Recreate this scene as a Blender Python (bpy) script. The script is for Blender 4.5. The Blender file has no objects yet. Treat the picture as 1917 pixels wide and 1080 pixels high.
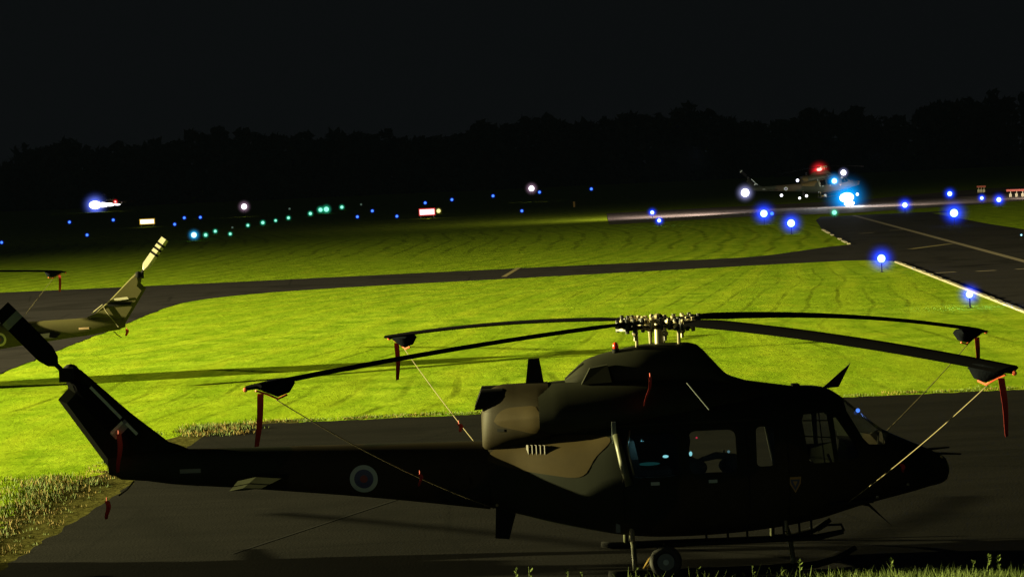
import bpy, bmesh, math, random
from mathutils import Vector, Matrix, Euler
random.seed(7)
PI = math.pi
S = bpy.context.scene
COL = S.collection

# ------------------------------------------------------------------ camera
FPX, CAMH = 4450.0, 5.7
TH, RHO = math.atan(220/4450.0), math.radians(2.58)
cF = Vector((0, math.cos(TH), -math.sin(TH)))
R0 = Vector((1, 0, 0)); U0 = Vector((0, math.sin(TH), math.cos(TH)))
cU = U0*math.cos(RHO) + R0*math.sin(RHO)
cR = R0*math.cos(RHO) - U0*math.sin(RHO)
cC = Vector((0, 0, CAMH))
cam_d = bpy.data.cameras.new('camera'); cam = bpy.data.objects.new('camera', cam_d); COL.objects.link(cam)
M = Matrix.Identity(4)
for i in range(3):
    M[i][0] = cR[i]; M[i][1] = cU[i]; M[i][2] = -cF[i]; M[i][3] = cC[i]
cam.matrix_world = M
cam_d.sensor_width = 36; cam_d.lens = FPX/1917*36; cam_d.clip_start = 0.5; cam_d.clip_end = 9000
S.camera = cam

# ------------------------------------------------------------------ night sky
W = bpy.data.worlds.new('World'); S.world = W; W.use_nodes = True
bg = W.node_tree.nodes['Background']
bg.inputs[0].default_value = (0.74, 0.86, 1.0, 1); bg.inputs[1].default_value = 0.0034

# ------------------------------------------------------------------ the apron floodlight, low and far to the left
fl = bpy.data.lights.new('apron_floodlight', 'SPOT')
fl.energy = 4.2e6; fl.color = (1.0, 0.90, 0.40); fl.spot_size = math.radians(106); fl.spot_blend = 1.0; fl.shadow_soft_size = 0.35
flo = bpy.data.objects.new('apron_floodlight', fl); COL.objects.link(flo)
flo.location = (-120, 55, 19.5)
flo.rotation_euler = (Vector((0, 88, 0)) - flo.location).to_track_quat('-Z', 'Y').to_euler()

f2 = bpy.data.lights.new('second_floodlight', 'SPOT')      # a weaker mast farther back
f2.energy = 1.0e6; f2.color = (1.0, 0.90, 0.40); f2.spot_size = math.radians(80); f2.spot_blend = 1.0; f2.shadow_soft_size = 0.5
f2o = bpy.data.objects.new('second_floodlight', f2); COL.objects.link(f2o); f2o.location = (-128, 96, 27)
f2o.rotation_euler = (Vector((0, 66, 0)) - f2o.location).to_track_quat('-Z', 'Y').to_euler()
f3 = bpy.data.lights.new('camera_side_fill', 'POINT')      # unseen fill light added behind the viewer for camera-side spill
f3.energy = 1900; f3.color = (0.86, 1.0, 0.92); f3.shadow_soft_size = 0.4
f3o = bpy.data.objects.new('camera_side_fill', f3); COL.objects.link(f3o); f3o.location = (-14, -9, 8.5)

S.view_settings.view_transform = 'Standard'; S.view_settings.look = 'None'
S.view_settings.exposure = 0; S.view_settings.gamma = 1
S.cycles.max_bounces = 6; S.cycles.transparent_max_bounces = 24; S.cycles.volume_bounces = 0

# ------------------------------------------------------------------ helpers
def gp(px, py, z=0.0):
    v = cF + cR*((px-958.5)/FPX) - cU*((py-540)/FPX)
    return cC + v*((z-CAMH)/v.z)
def pl(px, py, Y):
    v = cF + cR*((px-958.5)/FPX) - cU*((py-540)/FPX)
    return cC + v*(Y/v.y)

def tag(o, label=None, cat=None, group=None, kind=None):
    if label: o['label'] = label
    if cat: o['category'] = cat
    if group: o['group'] = group
    if kind: o['kind'] = kind
    return o
def empty(name, loc=(0, 0, 0), rz=0.0):
    o = bpy.data.objects.new(name, None); COL.objects.link(o)
    o.location = loc; o.rotation_euler = (0, 0, rz); o.empty_display_size = 0.3
    return o
def kids(o): return [c for c in o.children]
def copy_tree(o, parent=None):
    c = o.copy(); COL.objects.link(c)
    if parent: c.parent = parent
    for ch in kids(o): copy_tree(ch, c)
    return c

class MB:
    def __init__(s): s.v = []; s.f = []; s.m = []; s.k = 0
    def add(s, vs, fs):
        n = len(s.v); s.v += [tuple(v) for v in vs]
        for f in fs: s.f.append(tuple(i+n for i in f)); s.m.append(s.k)
        return s
    def mat(s, k): s.k = k; return s
    def box(s, x0, x1, y0, y1, z0, z1):
        v = [(x, y, z) for z in (z0, z1) for y in (y0, y1) for x in (x0, x1)]
        return s.add(v, [(0, 2, 3, 1), (4, 5, 7, 6), (0, 1, 5, 4), (2, 6, 7, 3), (0, 4, 6, 2), (1, 3, 7, 5)])
    def tube(s, pts, r, n=8, cap=True):
        pts = [Vector(p) for p in pts]; rs = r if isinstance(r, (list, tuple)) else [r]*len(pts)
        vs = []; fs = []
        for i, p in enumerate(pts):
            t = (pts[min(i+1, len(pts)-1)] - pts[max(i-1, 0)]).normalized()
            a = t.cross(Vector((0, 0, 1)))
            if a.length < 0.05: a = t.cross(Vector((0, 1, 0)))
            a.normalize(); b = t.cross(a)
            for k in range(n):
                an = 2*PI*k/n; vs.append(p + (a*math.cos(an) + b*math.sin(an))*rs[i])
        for i in range(len(pts)-1):
            for k in range(n):
                q = (k+1) % n; fs.append((i*n+k, i*n+q, (i+1)*n+q, (i+1)*n+k))
        if cap:
            fs.append(tuple(range(n))[::-1]); fs.append(tuple((len(pts)-1)*n+k for k in range(n)))
        return s.add(vs, fs)
    def loft(s, rings, cap=True):
        n = len(rings[0]); vs = [v for r in rings for v in r]; fs = []
        for i in range(len(rings)-1):
            for k in range(n):
                q = (k+1) % n; fs.append((i*n+k, (i+1)*n+k, (i+1)*n+q, i*n+q))
        if cap:
            fs.append(tuple(range(n))); fs.append(tuple((len(rings)-1)*n+k for k in range(n))[::-1])
        return s.add(vs, fs)
    def prism(s, poly, y0, y1):                 # polygon in x-z, extruded in y
        n = len(poly)
        vs = [(x, y0, z) for x, z in poly] + [(x, y1, z) for x, z in poly]
        fs = [tuple(range(n)), tuple(range(2*n-1, n-1, -1))]
        for k in range(n):
            q = (k+1) % n; fs.append((k, n+k, n+q, q))
        return s.add(vs, fs)
    def sphere(s, c, r, n=12, m=8, sz=1.0, sy=1.0, sx=1.0):
        vs = [(c[0], c[1], c[2]-r*sz)]
        for i in range(1, m):
            a = -PI/2 + PI*i/m
            for k in range(n):
                b = 2*PI*k/n
                vs.append((c[0]+r*sx*math.cos(a)*math.cos(b), c[1]+r*sy*math.cos(a)*math.sin(b), c[2]+r*sz*math.sin(a)))
        vs.append((c[0], c[1], c[2]+r*sz)); fs = []
        for k in range(n):
            q = (k+1) % n
            fs.append((0, 1+q, 1+k)); fs.append((len(vs)-1, 1+(m-2)*n+k, 1+(m-2)*n+q))
            for i in range(m-2):
                fs.append((1+i*n+k, 1+i*n+q, 1+(i+1)*n+q, 1+(i+1)*n+k))
        return s.add(vs, fs)
    def build(s, name, mats, parent=None, smooth=False, sharp=None, fix=True):
        me = bpy.data.meshes.new(name); me.from_pydata(s.v, [], s.f)
        if not isinstance(mats, (list, tuple)): mats = [mats]
        for m in mats: me.materials.append(m)
        for p, k in zip(me.polygons, s.m): p.material_index = min(k, len(mats)-1)
        if fix:
            bm = bmesh.new(); bm.from_mesh(me); bmesh.ops.recalc_face_normals(bm, faces=bm.faces); bm.to_mesh(me); bm.free()
        if smooth:
            for p in me.polygons: p.use_smooth = True
            if sharp is not None:
                try: me.set_sharp_from_angle(angle=math.radians(sharp))
                except Exception: pass
        o = bpy.data.objects.new(name, me); COL.objects.link(o)
        if parent: o.parent = parent
        return o

# ------------------------------------------------------------------ materials
def mat(name, col, rough=0.6, metal=0.0, bump=0.0, bscale=20.0, vary=0.0, vscale=3.0, spec=None):
    m = bpy.data.materials.new(name); m.use_nodes = True; nt = m.node_tree; N = nt.nodes; L = nt.links
    b = N['Principled BSDF']; b.inputs['Base Color'].default_value = (*col, 1)
    b.inputs['Roughness'].default_value = rough; b.inputs['Metallic'].default_value = metal
    if spec is not None: b.inputs['Specular IOR Level'].default_value = spec
    tc = N.new('ShaderNodeTexCoord')
    if vary > 0:
        n = N.new('ShaderNodeTexNoise'); n.inputs['Scale'].default_value = vscale; n.inputs['Detail'].default_value = 6
        L.new(tc.outputs['Object'], n.inputs['Vector'])
        mx = N.new('ShaderNodeMix'); mx.data_type = 'RGBA'
        mx.inputs[6].default_value = (*[c*(1-vary) for c in col], 1); mx.inputs[7].default_value = (*[min(1, c*(1+vary)) for c in col], 1)
        L.new(n.outputs['Fac'], mx.inputs[0]); L.new(mx.outputs[2], b.inputs['Base Color'])
    if bump > 0:
        n = N.new('ShaderNodeTexNoise'); n.inputs['Scale'].default_value = bscale; n.inputs['Detail'].default_value = 4
        L.new(tc.outputs['Object'], n.inputs['Vector'])
        bp = N.new('ShaderNodeBump'); bp.inputs['Strength'].default_value = bump; bp.inputs['Distance'].default_value = 0.02
        L.new(n.outputs['Fac'], bp.inputs['Height']); L.new(bp.outputs['Normal'], b.inputs['Normal'])
    return m
def emis(name, col, st):
    m = bpy.data.materials.new(name); m.use_nodes = True; nt = m.node_tree; nt.nodes.remove(nt.nodes['Principled BSDF'])
    e = nt.nodes.new('ShaderNodeEmission'); e.inputs[0].default_value = (*col, 1); e.inputs[1].default_value = st
    nt.links.new(e.outputs[0], nt.nodes['Material Output'].inputs['Surface'])
    m.cycles.emission_sampling = 'NONE'
    return m
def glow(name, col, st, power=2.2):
    """halo painted round a lamp as a glowing volume, brightest at the bulb"""
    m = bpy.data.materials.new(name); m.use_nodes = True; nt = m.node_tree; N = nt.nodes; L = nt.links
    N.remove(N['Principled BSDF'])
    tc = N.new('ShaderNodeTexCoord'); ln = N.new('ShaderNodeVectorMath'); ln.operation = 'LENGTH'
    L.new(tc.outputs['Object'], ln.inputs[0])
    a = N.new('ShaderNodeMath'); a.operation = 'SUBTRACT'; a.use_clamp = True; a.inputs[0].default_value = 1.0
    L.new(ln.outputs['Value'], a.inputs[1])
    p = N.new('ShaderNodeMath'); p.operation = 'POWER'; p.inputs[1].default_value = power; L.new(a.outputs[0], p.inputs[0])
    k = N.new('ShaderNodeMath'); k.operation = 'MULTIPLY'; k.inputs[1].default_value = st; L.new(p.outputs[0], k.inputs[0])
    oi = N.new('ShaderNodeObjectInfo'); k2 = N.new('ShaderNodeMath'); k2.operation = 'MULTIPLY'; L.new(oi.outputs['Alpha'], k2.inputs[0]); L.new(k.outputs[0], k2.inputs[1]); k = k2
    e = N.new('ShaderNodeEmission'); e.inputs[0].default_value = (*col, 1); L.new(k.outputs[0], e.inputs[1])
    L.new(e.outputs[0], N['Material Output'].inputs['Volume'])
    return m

def field_mat():
    m = bpy.data.materials.new('mown_grass'); m.use_nodes = True; nt = m.node_tree; N = nt.nodes; L = nt.links
    b = N['Principled BSDF']; b.inputs['Roughness'].default_value = 0.95; b.inputs['Specular IOR Level'].default_value = 0.0
    tc = N.new('ShaderNodeTexCoord'); P = tc.outputs['Object']
    def noise(sc, det, vec=None, rough=0.55, dist=0.0):
        n = N.new('ShaderNodeTexNoise'); n.inputs['Scale'].default_value = sc; n.inputs['Detail'].default_value = det
        n.inputs['Roughness'].default_value = rough; n.inputs['Distortion'].default_value = dist
        L.new(vec or P, n.inputs['Vector']); return n.outputs['Fac']
    def mapping(loc=(0, 0, 0), rot=0, sc=(1, 1, 1)):
        mp = N.new('ShaderNodeMapping'); mp.inputs['Location'].default_value = loc; mp.inputs['Rotation'].default_value = (0, 0, rot)
        mp.inputs['Scale'].default_value = sc; L.new(P, mp.inputs['Vector']); return mp.outputs[0]
    def ramp(src, a, b_, c0=(0, 0, 0, 1), c1=(1, 1, 1, 1)):
        r = N.new('ShaderNodeValToRGB'); r.color_ramp.elements[0].position = a; r.color_ramp.elements[1].position = b_
        r.color_ramp.elements[0].color = c0; r.color_ramp.elements[1].color = c1; L.new(src, r.inputs[0]); return r.outputs[0]
    def mix(f, a, b_, mode='MIX'):
        x = N.new('ShaderNodeMix'); x.data_type = 'RGBA'; x.blend_type = mode
        if isinstance(f, float): x.inputs[0].default_value = f
        else: L.new(f, x.inputs[0])
        for k, s_ in ((6, a), (7, b_)):
            if isinstance(s_, tuple): x.inputs[k].default_value = s_
            else: L.new(s_, x.inputs[k])
        return x.outputs[2]
    def mth(op, a, b_=None):
        x = N.new('ShaderNodeMath'); x.operation = op
        for k, s_ in ((0, a), (1, b_)):
            if s_ is None: continue
            if isinstance(s_, (int, float)): x.inputs[k].default_value = s_
            else: L.new(s_, x.inputs[k])
        return x.outputs[0]
    big = noise(0.09, 5, dist=0.6); mid = noise(0.8, 7, mapping(sc=(1, 0.75, 1)), 0.62); fine = noise(5.0, 8, rough=0.8)
    c = mix(ramp(mid, 0.34, 0.68), (0.115, 0.210, 0.0070, 1), (0.32, 0.44, 0.024, 1))
    c = mix(ramp(big, 0.35, 0.7), c, (0.182, 0.285, 0.010, 1))
    blot = noise(3.2, 6, mapping(sc=(1, 0.30, 1)), 0.7); blot2 = noise(0.9, 5, mapping(loc=(40, 7, 0), sc=(1, 0.28, 1)), 0.6)
    c = mix(ramp(blot, 0.33, 0.60), mix(0.26, c, (0.03, 0.075, 0.002, 1)), c)
    c = mix(mth('MULTIPLY', ramp(blot2, 0.52, 0.76), 0.32), c, (0.44, 0.46, 0.03, 1))
    c = mix(ramp(fine, 0.55, 0.80), c, (0.42, 0.48, 0.04, 1))
    c = mix(ramp(fine, 0.28, 0.42, (1, 1, 1, 1), (0, 0, 0, 1)), c, (0.035, 0.075, 0.002, 1))
    # wheel tracks of the mower: families of arcs
    def arcs(cx, cy, sc, dist, lo, rot=0.0, sx=1.0):
        vec = mapping(loc=(-cx*sx, -cy, 0), sc=(sx, 1, 1))
        if rot: vec = mapping(loc=(-cx, -cy, 0), rot=rot, sc=(sx, 1, 1))
        w = N.new('ShaderNodeTexWave'); w.wave_type = 'RINGS'; w.rings_direction = 'Z'; w.wave_profile = 'SIN'
        w.inputs['Scale'].default_value = sc; w.inputs['Distortion'].default_value = dist; w.inputs['Detail'].default_value = 2.5
        w.inputs['Detail Scale'].default_value = 0.16; L.new(vec, w.inputs['Vector'])
        return ramp(w.outputs['Fac'], lo, 1.0)
    sep = N.new('ShaderNodeSeparateXYZ'); L.new(P, sep.inputs[0]); X, Y = sep.outputs['X'], sep.outputs['Y']
    far = ramp(mth('MULTIPLY', Y, 0.001), 0.133, 0.14)
    wob_ = mth('MULTIPLY', mth('SUBTRACT', noise(0.035, 1.5), 0.5), 7.0)
    y6 = mth('SUBTRACT', Y, 52)
    u1 = mth('SUBTRACT', X, mth('MULTIPLY', mth('MULTIPLY', mth('POWER', y6, 2.0), 0.0031), mth('SUBTRACT', 1.0, mth('MULTIPLY', X, 0.035))))
    u1 = mth('ADD', u1, wob_)
    l1 = ramp(mth('SINE', mth('MULTIPLY', u1, 2*PI/1.35)), 0.80, 1.0)
    l1b = ramp(mth('SINE', mth('MULTIPLY', u1, 2*PI/3.1)), 0.0, 1.0)
    y9 = mth('SUBTRACT', Y, 196)
    u2 = mth('ADD', mth('SUBTRACT', X, mth('MULTIPLY', Y, 0.02)), mth('ADD', mth('MULTIPLY', mth('POWER', mth('ABSOLUTE', y9), 2.0), 0.0019), mth('MULTIPLY', wob_, 0.6)))
    l2 = ramp(mth('SINE', mth('MULTIPLY', u2, 2*PI/1.9)), 0.62, 1.0)
    tr = mix(far, mth('MULTIPLY', l1, ramp(noise(0.06, 3), 0.38, 0.58)), mth('MULTIPLY', l2, ramp(noise(0.035, 2), 0.36, 0.48)))
    c = mix(mth('MULTIPLY', l1b, 0.22), c, (0.36, 0.42, 0.02, 1))
    tr = mth('MULTIPLY', tr, ramp(noise(0.35, 5, rough=0.7), 0.36, 0.60))
    c = mix(mth('MULTIPLY', tr, 0.60), c, (0.045, 0.062, 0.004, 1))
    L.new(c, b.inputs['Base Color'])
    h = mth('ADD', mth('MULTIPLY', mid, 0.7), mth('MULTIPLY', fine, 0.34))
    h = mth('SUBTRACT', h, mth('MULTIPLY', tr, 0.07))
    bp = N.new('ShaderNodeBump'); bp.inputs['Strength'].default_value = 0.85; bp.inputs['Distance'].default_value = 0.14
    L.new(h, bp.inputs['Height']); L.new(bp.outputs['Normal'], b.inputs['Normal'])
    return m

def asphalt_mat(name, base, streak=0.35, rough=0.8):
    m = bpy.data.materials.new(name); m.use_nodes = True; nt = m.node_tree; N = nt.nodes; L = nt.links
    b = N['Principled BSDF']; b.inputs['Specular IOR Level'].default_value = 0.06
    tc = N.new('ShaderNodeTexCoord')
    mp = N.new('ShaderNodeMapping'); mp.inputs['Scale'].default_value = (0.18, 1.1, 1); L.new(tc.outputs['Object'], mp.inputs['Vector'])
    n1 = N.new('ShaderNodeTexNoise'); n1.inputs['Scale'].default_value = 0.9; n1.inputs['Detail'].default_value = 9; n1.inputs['Roughness'].default_value = 0.65
    L.new(mp.outputs[0], n1.inputs['Vector'])
    n2 = N.new('ShaderNodeTexNoise'); n2.inputs['Scale'].default_value = 22; n2.inputs['Detail'].default_value = 6; L.new(tc.outputs['Object'], n2.inputs['Vector'])
    vo = N.new('ShaderNodeTexVoronoi'); vo.feature = 'DISTANCE_TO_EDGE'; vo.inputs['Scale'].default_value = 0.16; vo.inputs['Randomness'].default_value = 0.55
    L.new(tc.outputs['Object'], vo.inputs['Vector'])
    cr = N.new('ShaderNodeValToRGB'); cr.color_ramp.elements[0].position = 0.0; cr.color_ramp.elements[1].position = 0.012
    cr.color_ramp.elements[0].color = (0.35, 0.35, 0.35, 1); L.new(vo.outputs['Distance'], cr.inputs[0])
    r = N.new('ShaderNodeValToRGB'); r.color_ramp.elements[0].position = 0.3; r.color_ramp.elements[1].position = 0.72
    r.color_ramp.elements[0].color = (*[x*(1-streak) for x in base], 1); r.color_ramp.elements[1].color = (*[x*(1+streak) for x in base], 1)
    L.new(n1.outputs['Fac'], r.inputs[0])
    mx = N.new('ShaderNodeMix'); mx.data_type = 'RGBA'; mx.blend_type = 'MULTIPLY'; mx.inputs[0].default_value = 0.8
    L.new(r.outputs[0], mx.inputs[6]); L.new(cr.outputs[0], mx.inputs[7]); 
    n4 = N.new('ShaderNodeTexNoise'); n4.inputs['Scale'].default_value = 2.4; n4.inputs['Detail'].default_value = 7; n4.inputs['Roughness'].default_value = .7
    mp4 = N.new('ShaderNodeMapping'); mp4.inputs['Scale'].default_value = (.45, 1.5, 1); mp4.inputs['Location'].default_value = (3, 9, 0); L.new(tc.outputs['Object'], mp4.inputs['Vector']); L.new(mp4.outputs[0], n4.inputs['Vector'])
    r4 = N.new('ShaderNodeValToRGB'); r4.color_ramp.elements[0].position = .60; r4.color_ramp.elements[1].position = .74; r4.color_ramp.elements[0].color = (0, 0, 0, 1); L.new(n4.outputs['Fac'], r4.inputs[0])
    mx4 = N.new('ShaderNodeMix'); mx4.data_type = 'RGBA'; L.new(r4.outputs[0], mx4.inputs[0]); L.new(mx.outputs[2], mx4.inputs[6]); mx4.inputs[7].default_value = (*[x*2.6 for x in base], 1)
    vs_ = N.new('ShaderNodeTexNoise'); vs_.inputs['Scale'].default_value = .22; vs_.inputs['Detail'].default_value = 3; vs_.inputs['Distortion'].default_value = 1; L.new(tc.outputs['Object'], vs_.inputs['Vector'])
    rs_ = N.new('ShaderNodeValToRGB'); rs_.color_ramp.elements[0].position = .36; rs_.color_ramp.elements[1].position = .46; rs_.color_ramp.elements[0].color = (.55, .55, .55, 1); L.new(vs_.outputs['Fac'], rs_.inputs[0])
    mx5 = N.new('ShaderNodeMix'); mx5.data_type = 'RGBA'; mx5.blend_type = 'MULTIPLY'; mx5.inputs[0].default_value = 1; L.new(mx4.outputs[2], mx5.inputs[6]); L.new(rs_.outputs[0], mx5.inputs[7])
    L.new(mx5.outputs[2], b.inputs['Base Color'])
    b.inputs['Roughness'].default_value = rough
    h = N.new('ShaderNodeMath'); h.operation = 'MULTIPLY_ADD'; L.new(n1.outputs['Fac'], h.inputs[0]); h.inputs[1].default_value = 1.2; L.new(n2.outputs['Fac'], h.inputs[2])
    bp = N.new('ShaderNodeBump'); bp.inputs['Strength'].default_value = 0.35; bp.inputs['Distance'].default_value = 0.02
    L.new(h.outputs[0], bp.inputs['Height']); L.new(bp.outputs['Normal'], b.inputs['Normal'])
    return m

def camo_mat():
    m = bpy.data.materials.new('camouflage_paint'); m.use_nodes = True; nt = m.node_tree; N = nt.nodes; L = nt.links
    b = N['Principled BSDF']; b.inputs['Roughness'].default_value = 0.65; b.inputs['Specular IOR Level'].default_value = 0.08
    tc = N.new('ShaderNodeTexCoord')
    n = N.new('ShaderNodeTexNoise'); n.inputs['Scale'].default_value = 0.55; n.inputs['Detail'].default_value = 1.5; L.new(tc.outputs['Object'], n.inputs['Vector'])
    r = N.new('ShaderNodeValToRGB'); r.color_ramp.elements[0].position = 0.50; r.color_ramp.elements[1].position = 0.52
    r.color_ramp.elements[0].color = (0.0095, 0.0115, 0.007, 1); r.color_ramp.elements[1].color = (0.022, 0.017, 0.009, 1); L.new(n.outputs['Fac'], r.inputs[0])
    n2 = N.new('ShaderNodeTexNoise'); n2.inputs['Scale'].default_value = 3.0; n2.inputs['Detail'].default_value = 6; L.new(tc.outputs['Object'], n2.inputs['Vector'])
    r2 = N.new('ShaderNodeValToRGB'); r2.color_ramp.elements[0].color = (0.65, 0.65, 0.65, 1); r2.color_ramp.elements[1].color = (1.2, 1.2, 1.2, 1); L.new(n2.outputs['Fac'], r2.inputs[0])
    mx = N.new('ShaderNodeMix'); mx.data_type = 'RGBA'; mx.blend_type = 'MULTIPLY'; mx.inputs[0].default_value = 1
    L.new(r.outputs[0], mx.inputs[6]); L.new(r2.outputs[0], mx.inputs[7]); L.new(mx.outputs[2], b.inputs['Base Color'])
    return m

MAT = dict(
    grass=field_mat(), apron=asphalt_mat('worn_apron_asphalt', (0.0048, 0.0044, 0.0040), 0.65),
    taxi=asphalt_mat('taxiway_asphalt', (0.021, 0.0185, 0.021), 0.25),
    runway=asphalt_mat('pale_runway_concrete', (0.15, 0.13, 0.115), 0.2),
    kerb=mat('pale_kerb_concrete', (0.20, 0.175, 0.13), 0.85, bump=0.4, vary=0.3),
    yellow=mat('faded_yellow_marking', (0.16, 0.12, 0.035), 0.8, vary=0.45, vscale=2.5),
    cream=mat('faded_taxi_line', (0.14, 0.105, 0.07), 0.8, vary=0.35, vscale=1.5),
    camo=camo_mat(),
    brown=mat('brown_camouflage_paint', (0.036, 0.026, 0.009), 0.6, spec=.08, vary=0.22, vscale=5),
    olive=mat('olive_camouflage_paint', (0.016, 0.017, 0.010), 0.6, spec=.08, vary=0.25, vscale=4),
    black=mat('matt_black_paint', (0.006, 0.006, 0.006), 0.8, spec=.1),
    blade=mat('dark_blade_paint', (0.0035, 0.0035, 0.004), 1.0, spec=0.0),
    steel=mat('bare_hub_metal', (0.26, 0.23, 0.15), 0.4, metal=0.5, vary=0.3, vscale=12),
    tube=mat('pale_green_tube_paint', (0.05, 0.054, 0.028), 0.5, vary=0.2),
    rub=mat('tyre_rubber', (0.012, 0.012, 0.012), 0.85), grey=mat('dull_grey_paint', (0.10, 0.12, 0.12), 0.6, vary=0.2),
    mark=mat('grey_blue_marking', (0.30, 0.37, 0.37), 0.6), white=mat('off_white_marking', (0.50, 0.46, 0.36), 0.6, vary=0.15),
    blue=mat('dull_blue_marking', (0.03, 0.035, 0.11), 0.6), red=mat('dull_red_marking', (0.15, 0.02, 0.025), 0.6),
    gold=mat('crest_gold', (0.32, 0.17, 0.035), 0.6),
    ribbon=mat('red_warning_ribbon', (0.42, 0.018, 0.015), 0.7, vary=0.15), orange=mat('orange_cord', (0.62, 0.09, 0.03), 0.7),
    rope=mat('cream_tie_rope', (0.15, 0.12, 0.055), 0.8, bump=0.3, bscale=80),
    canvas=mat('black_canvas', (0.005, 0.006, 0.008), 1.0, spec=0, bump=0.4, bscale=30),
    seat=mat('seat_fabric', (0.03, 0.03, 0.028), 0.9),
    leaf=mat('weed_leaf', (0.075, 0.115, 0.006), 0.8, vary=0.35, vscale=4),
    dry=mat('dry_weed', (0.17, 0.115, 0.016), 0.85, vary=0.4, vscale=4),
    wood=mat('dark_wood_foliage', (0.10, 0.11, 0.08), 0.95, vary=0.3, vscale=0.2),
    bark=mat('bark', (0.05, 0.04, 0.03), 0.9),
)
g = bpy.data.materials.new('window_glass'); g.use_nodes = True
_n = g.node_tree.nodes; _l = g.node_tree.links; _n.remove(_n['Principled BSDF'])
_t = _n.new('ShaderNodeBsdfTransparent'); _t.inputs[0].default_value = (0.9, 0.93, 0.92, 1)
_g = _n.new('ShaderNodeBsdfGlossy'); _g.inputs['Roughness'].default_value = 0.06; _g.inputs[0].default_value = (1, 1, 1, 1)
_x = _n.new('ShaderNodeMixShader'); _x.inputs[0].default_value = 0.06
_l.new(_t.outputs[0], _x.inputs[1]); _l.new(_g.outputs[0], _x.inputs[2]); _l.new(_x.outputs[0], _n['Material Output'].inputs['Surface'])
MAT['glass'] = g
gravel = mat('stony_verge', (0.065, 0.062, 0.018), 0.9, bump=1.0, bscale=7, vary=0.85, vscale=4, spec=0)

# ------------------------------------------------------------------ ground, paving
def sheet(name, pts, z, m, sub=False):
    b = MB(); b.add([(x, y, z) for x, y in pts], [tuple(range(len(pts)))]); o = b.build(name, m, fix=False)
    if o.data.polygons[0].normal.z < 0: o.data.flip_normals()
    return tag(o, kind='structure')
sheet('ground', [(-4000, -200), (4000, -200), (4000, 6000), (-4000, 6000)], 0, MAT['grass'])
def wob(a, b, n, amp, seed):
    r = random.Random(seed); out = []
    for i in range(n+1):
        t = i/n; x = a[0]+(b[0]-a[0])*t; y = a[1]+(b[1]-a[1])*t
        dx, dy = b[0]-a[0], b[1]-a[1]; l = math.hypot(dx, dy); k = (r.random()-.5)*2*amp if 0 < i < n else 0
        out.append((x-dy/l*k, y+dx/l*k))
    return out
ap = [(-8.3, 15)] + wob((-8.1, 33), (-7.2, 52), 60, 0.06, 1) + [(-7.15, 54.2), (-6.7, 55.4)] + wob((-6.0, 55.9), (15.9, 56.0), 110, 0.10, 2) + [(90, 56), (90, 15)]
sheet('apron', ap, 0.006, MAT['apron'])
tl = lambda y: 17.72 + (y-82)*0.0585 if y < 125 else (20.25+(y-125.4)*0.052 if y < 152 else 21.65+(y-152)*0.083)
road = [(-90, 20), (-16.4, 20)] + wob((-16.4, 62), (-16.3, 112), 60, 0.08, 3) + [(-16.1, 115.5), (-15.4, 118.3), (-14.2, 120.6), (-12.3, 122.6), (-9, 124.2), (-5, 125.1)] + \
    wob((-1.6, 125.6), (15.5, 128.9), 40, 0.10, 4) + [(18.2, 129.2), (19.5, 128.3), (20.2, 126.3), (20.25, 125.4), (24, 125.4), (25, 152), (21.7, 152.4), (19.6, 149.3), (17.6, 145.3), (15.6, 141.6), (13.8, 139.6), (10.7, 139.1)] + \
    wob((0, 138.7), (-17, 137.3), 40, 0.1, 5) + [(-90, 137)]
sheet('road', road, 0.008, MAT['taxi'])
tx = [(16.1, 56.004), (tl(82), 82), (tl(105), 105), (20.25, 125.4), (21.65, 152), (24.45, 186), (27.6, 214), (29.6, 226), (44, 226), (39.3, 221), (36.6, 182), (35.6, 160), (33.2, 125), (31, 82), (29.5, 56.004)]
sheet('taxiway', tx, 0.016, MAT['taxi'])
rb = [gp(1140, 421), gp(1400, 406), gp(1600, 399), gp(1700, 392), gp(1830, 383), gp(1990, 370)]
rt = [gp(2010, 340), gp(1917, 349), gp(1830, 355), gp(1700, 366), gp(1600, 376), gp(1400, 386), gp(1136, 400)]
sheet('runway', [(p.x, p.y) for p in rb+rt], 0.03, MAT['runway'])
# stony verge between the apron and the long grass on the left
vg = wob((-9.3, 30), (-8.9, 45), 50, 0.35, 6) + wob((-8.6, 47), (-8.1, 53), 20, 0.3, 7) + [(-7.0, 56.3), (-5.2, 56.7), (-5.2, 55.2), (-6.8, 53.6), (-7.2, 46), (-7.6, 30)]
sheet('gravel_verge', vg, 0.003, gravel)
def strip(name, a, b, w, z, m):
    a = Vector((a[0], a[1])); b = Vector((b[0], b[1])); d = (b-a).normalized(); n = Vector((-d.y, d.x))*w/2
    return sheet(name, [a+n, a-n, b-n, b+n], z, m)
strip('taxiway_centre_line', (32.7, 226), (25.7, 119), 0.42, 0.026, MAT['cream']); strip('taxiway_centre_line', (25.7, 119), (22.6, 58), 0.42, 0.026, MAT['cream'])
strip('road_marking', (-0.42, 128.2), (0.45, 139.3), 0.28, 0.014, MAT['yellow'])
for (a, b) in (((1752, 512), (1789, 510)), ((1828, 509), (1864, 507)), ((1902, 505), (1940, 503)), ((1610, 438), (1636, 436)), ((1665, 432), (1690, 431))):
    p, q = gp(*a), gp(*b); strip('taxiway_dash_marking', (p.x, p.y), (q.x, q.y), 0.5, 0.026, MAT['cream'])
p, q = gp(1705, 467), gp(1780, 457); strip('taxiway_turn_line', (p.x, p.y), (q.x, q.y), 0.5, 0.026, MAT['yellow'])
p, q = gp(1700, 393), gp(1740, 399); 
for y0_, y1_ in ((44.9, 45.0),): strip('apron_joint', (-7, y0_), (30, y1_), 0.05, 0.010, MAT['black'])
strip('apron_joint', (-4.5, 36.4), (-1.2, 44.0), 0.05, 0.011, MAT['black'])
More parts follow.
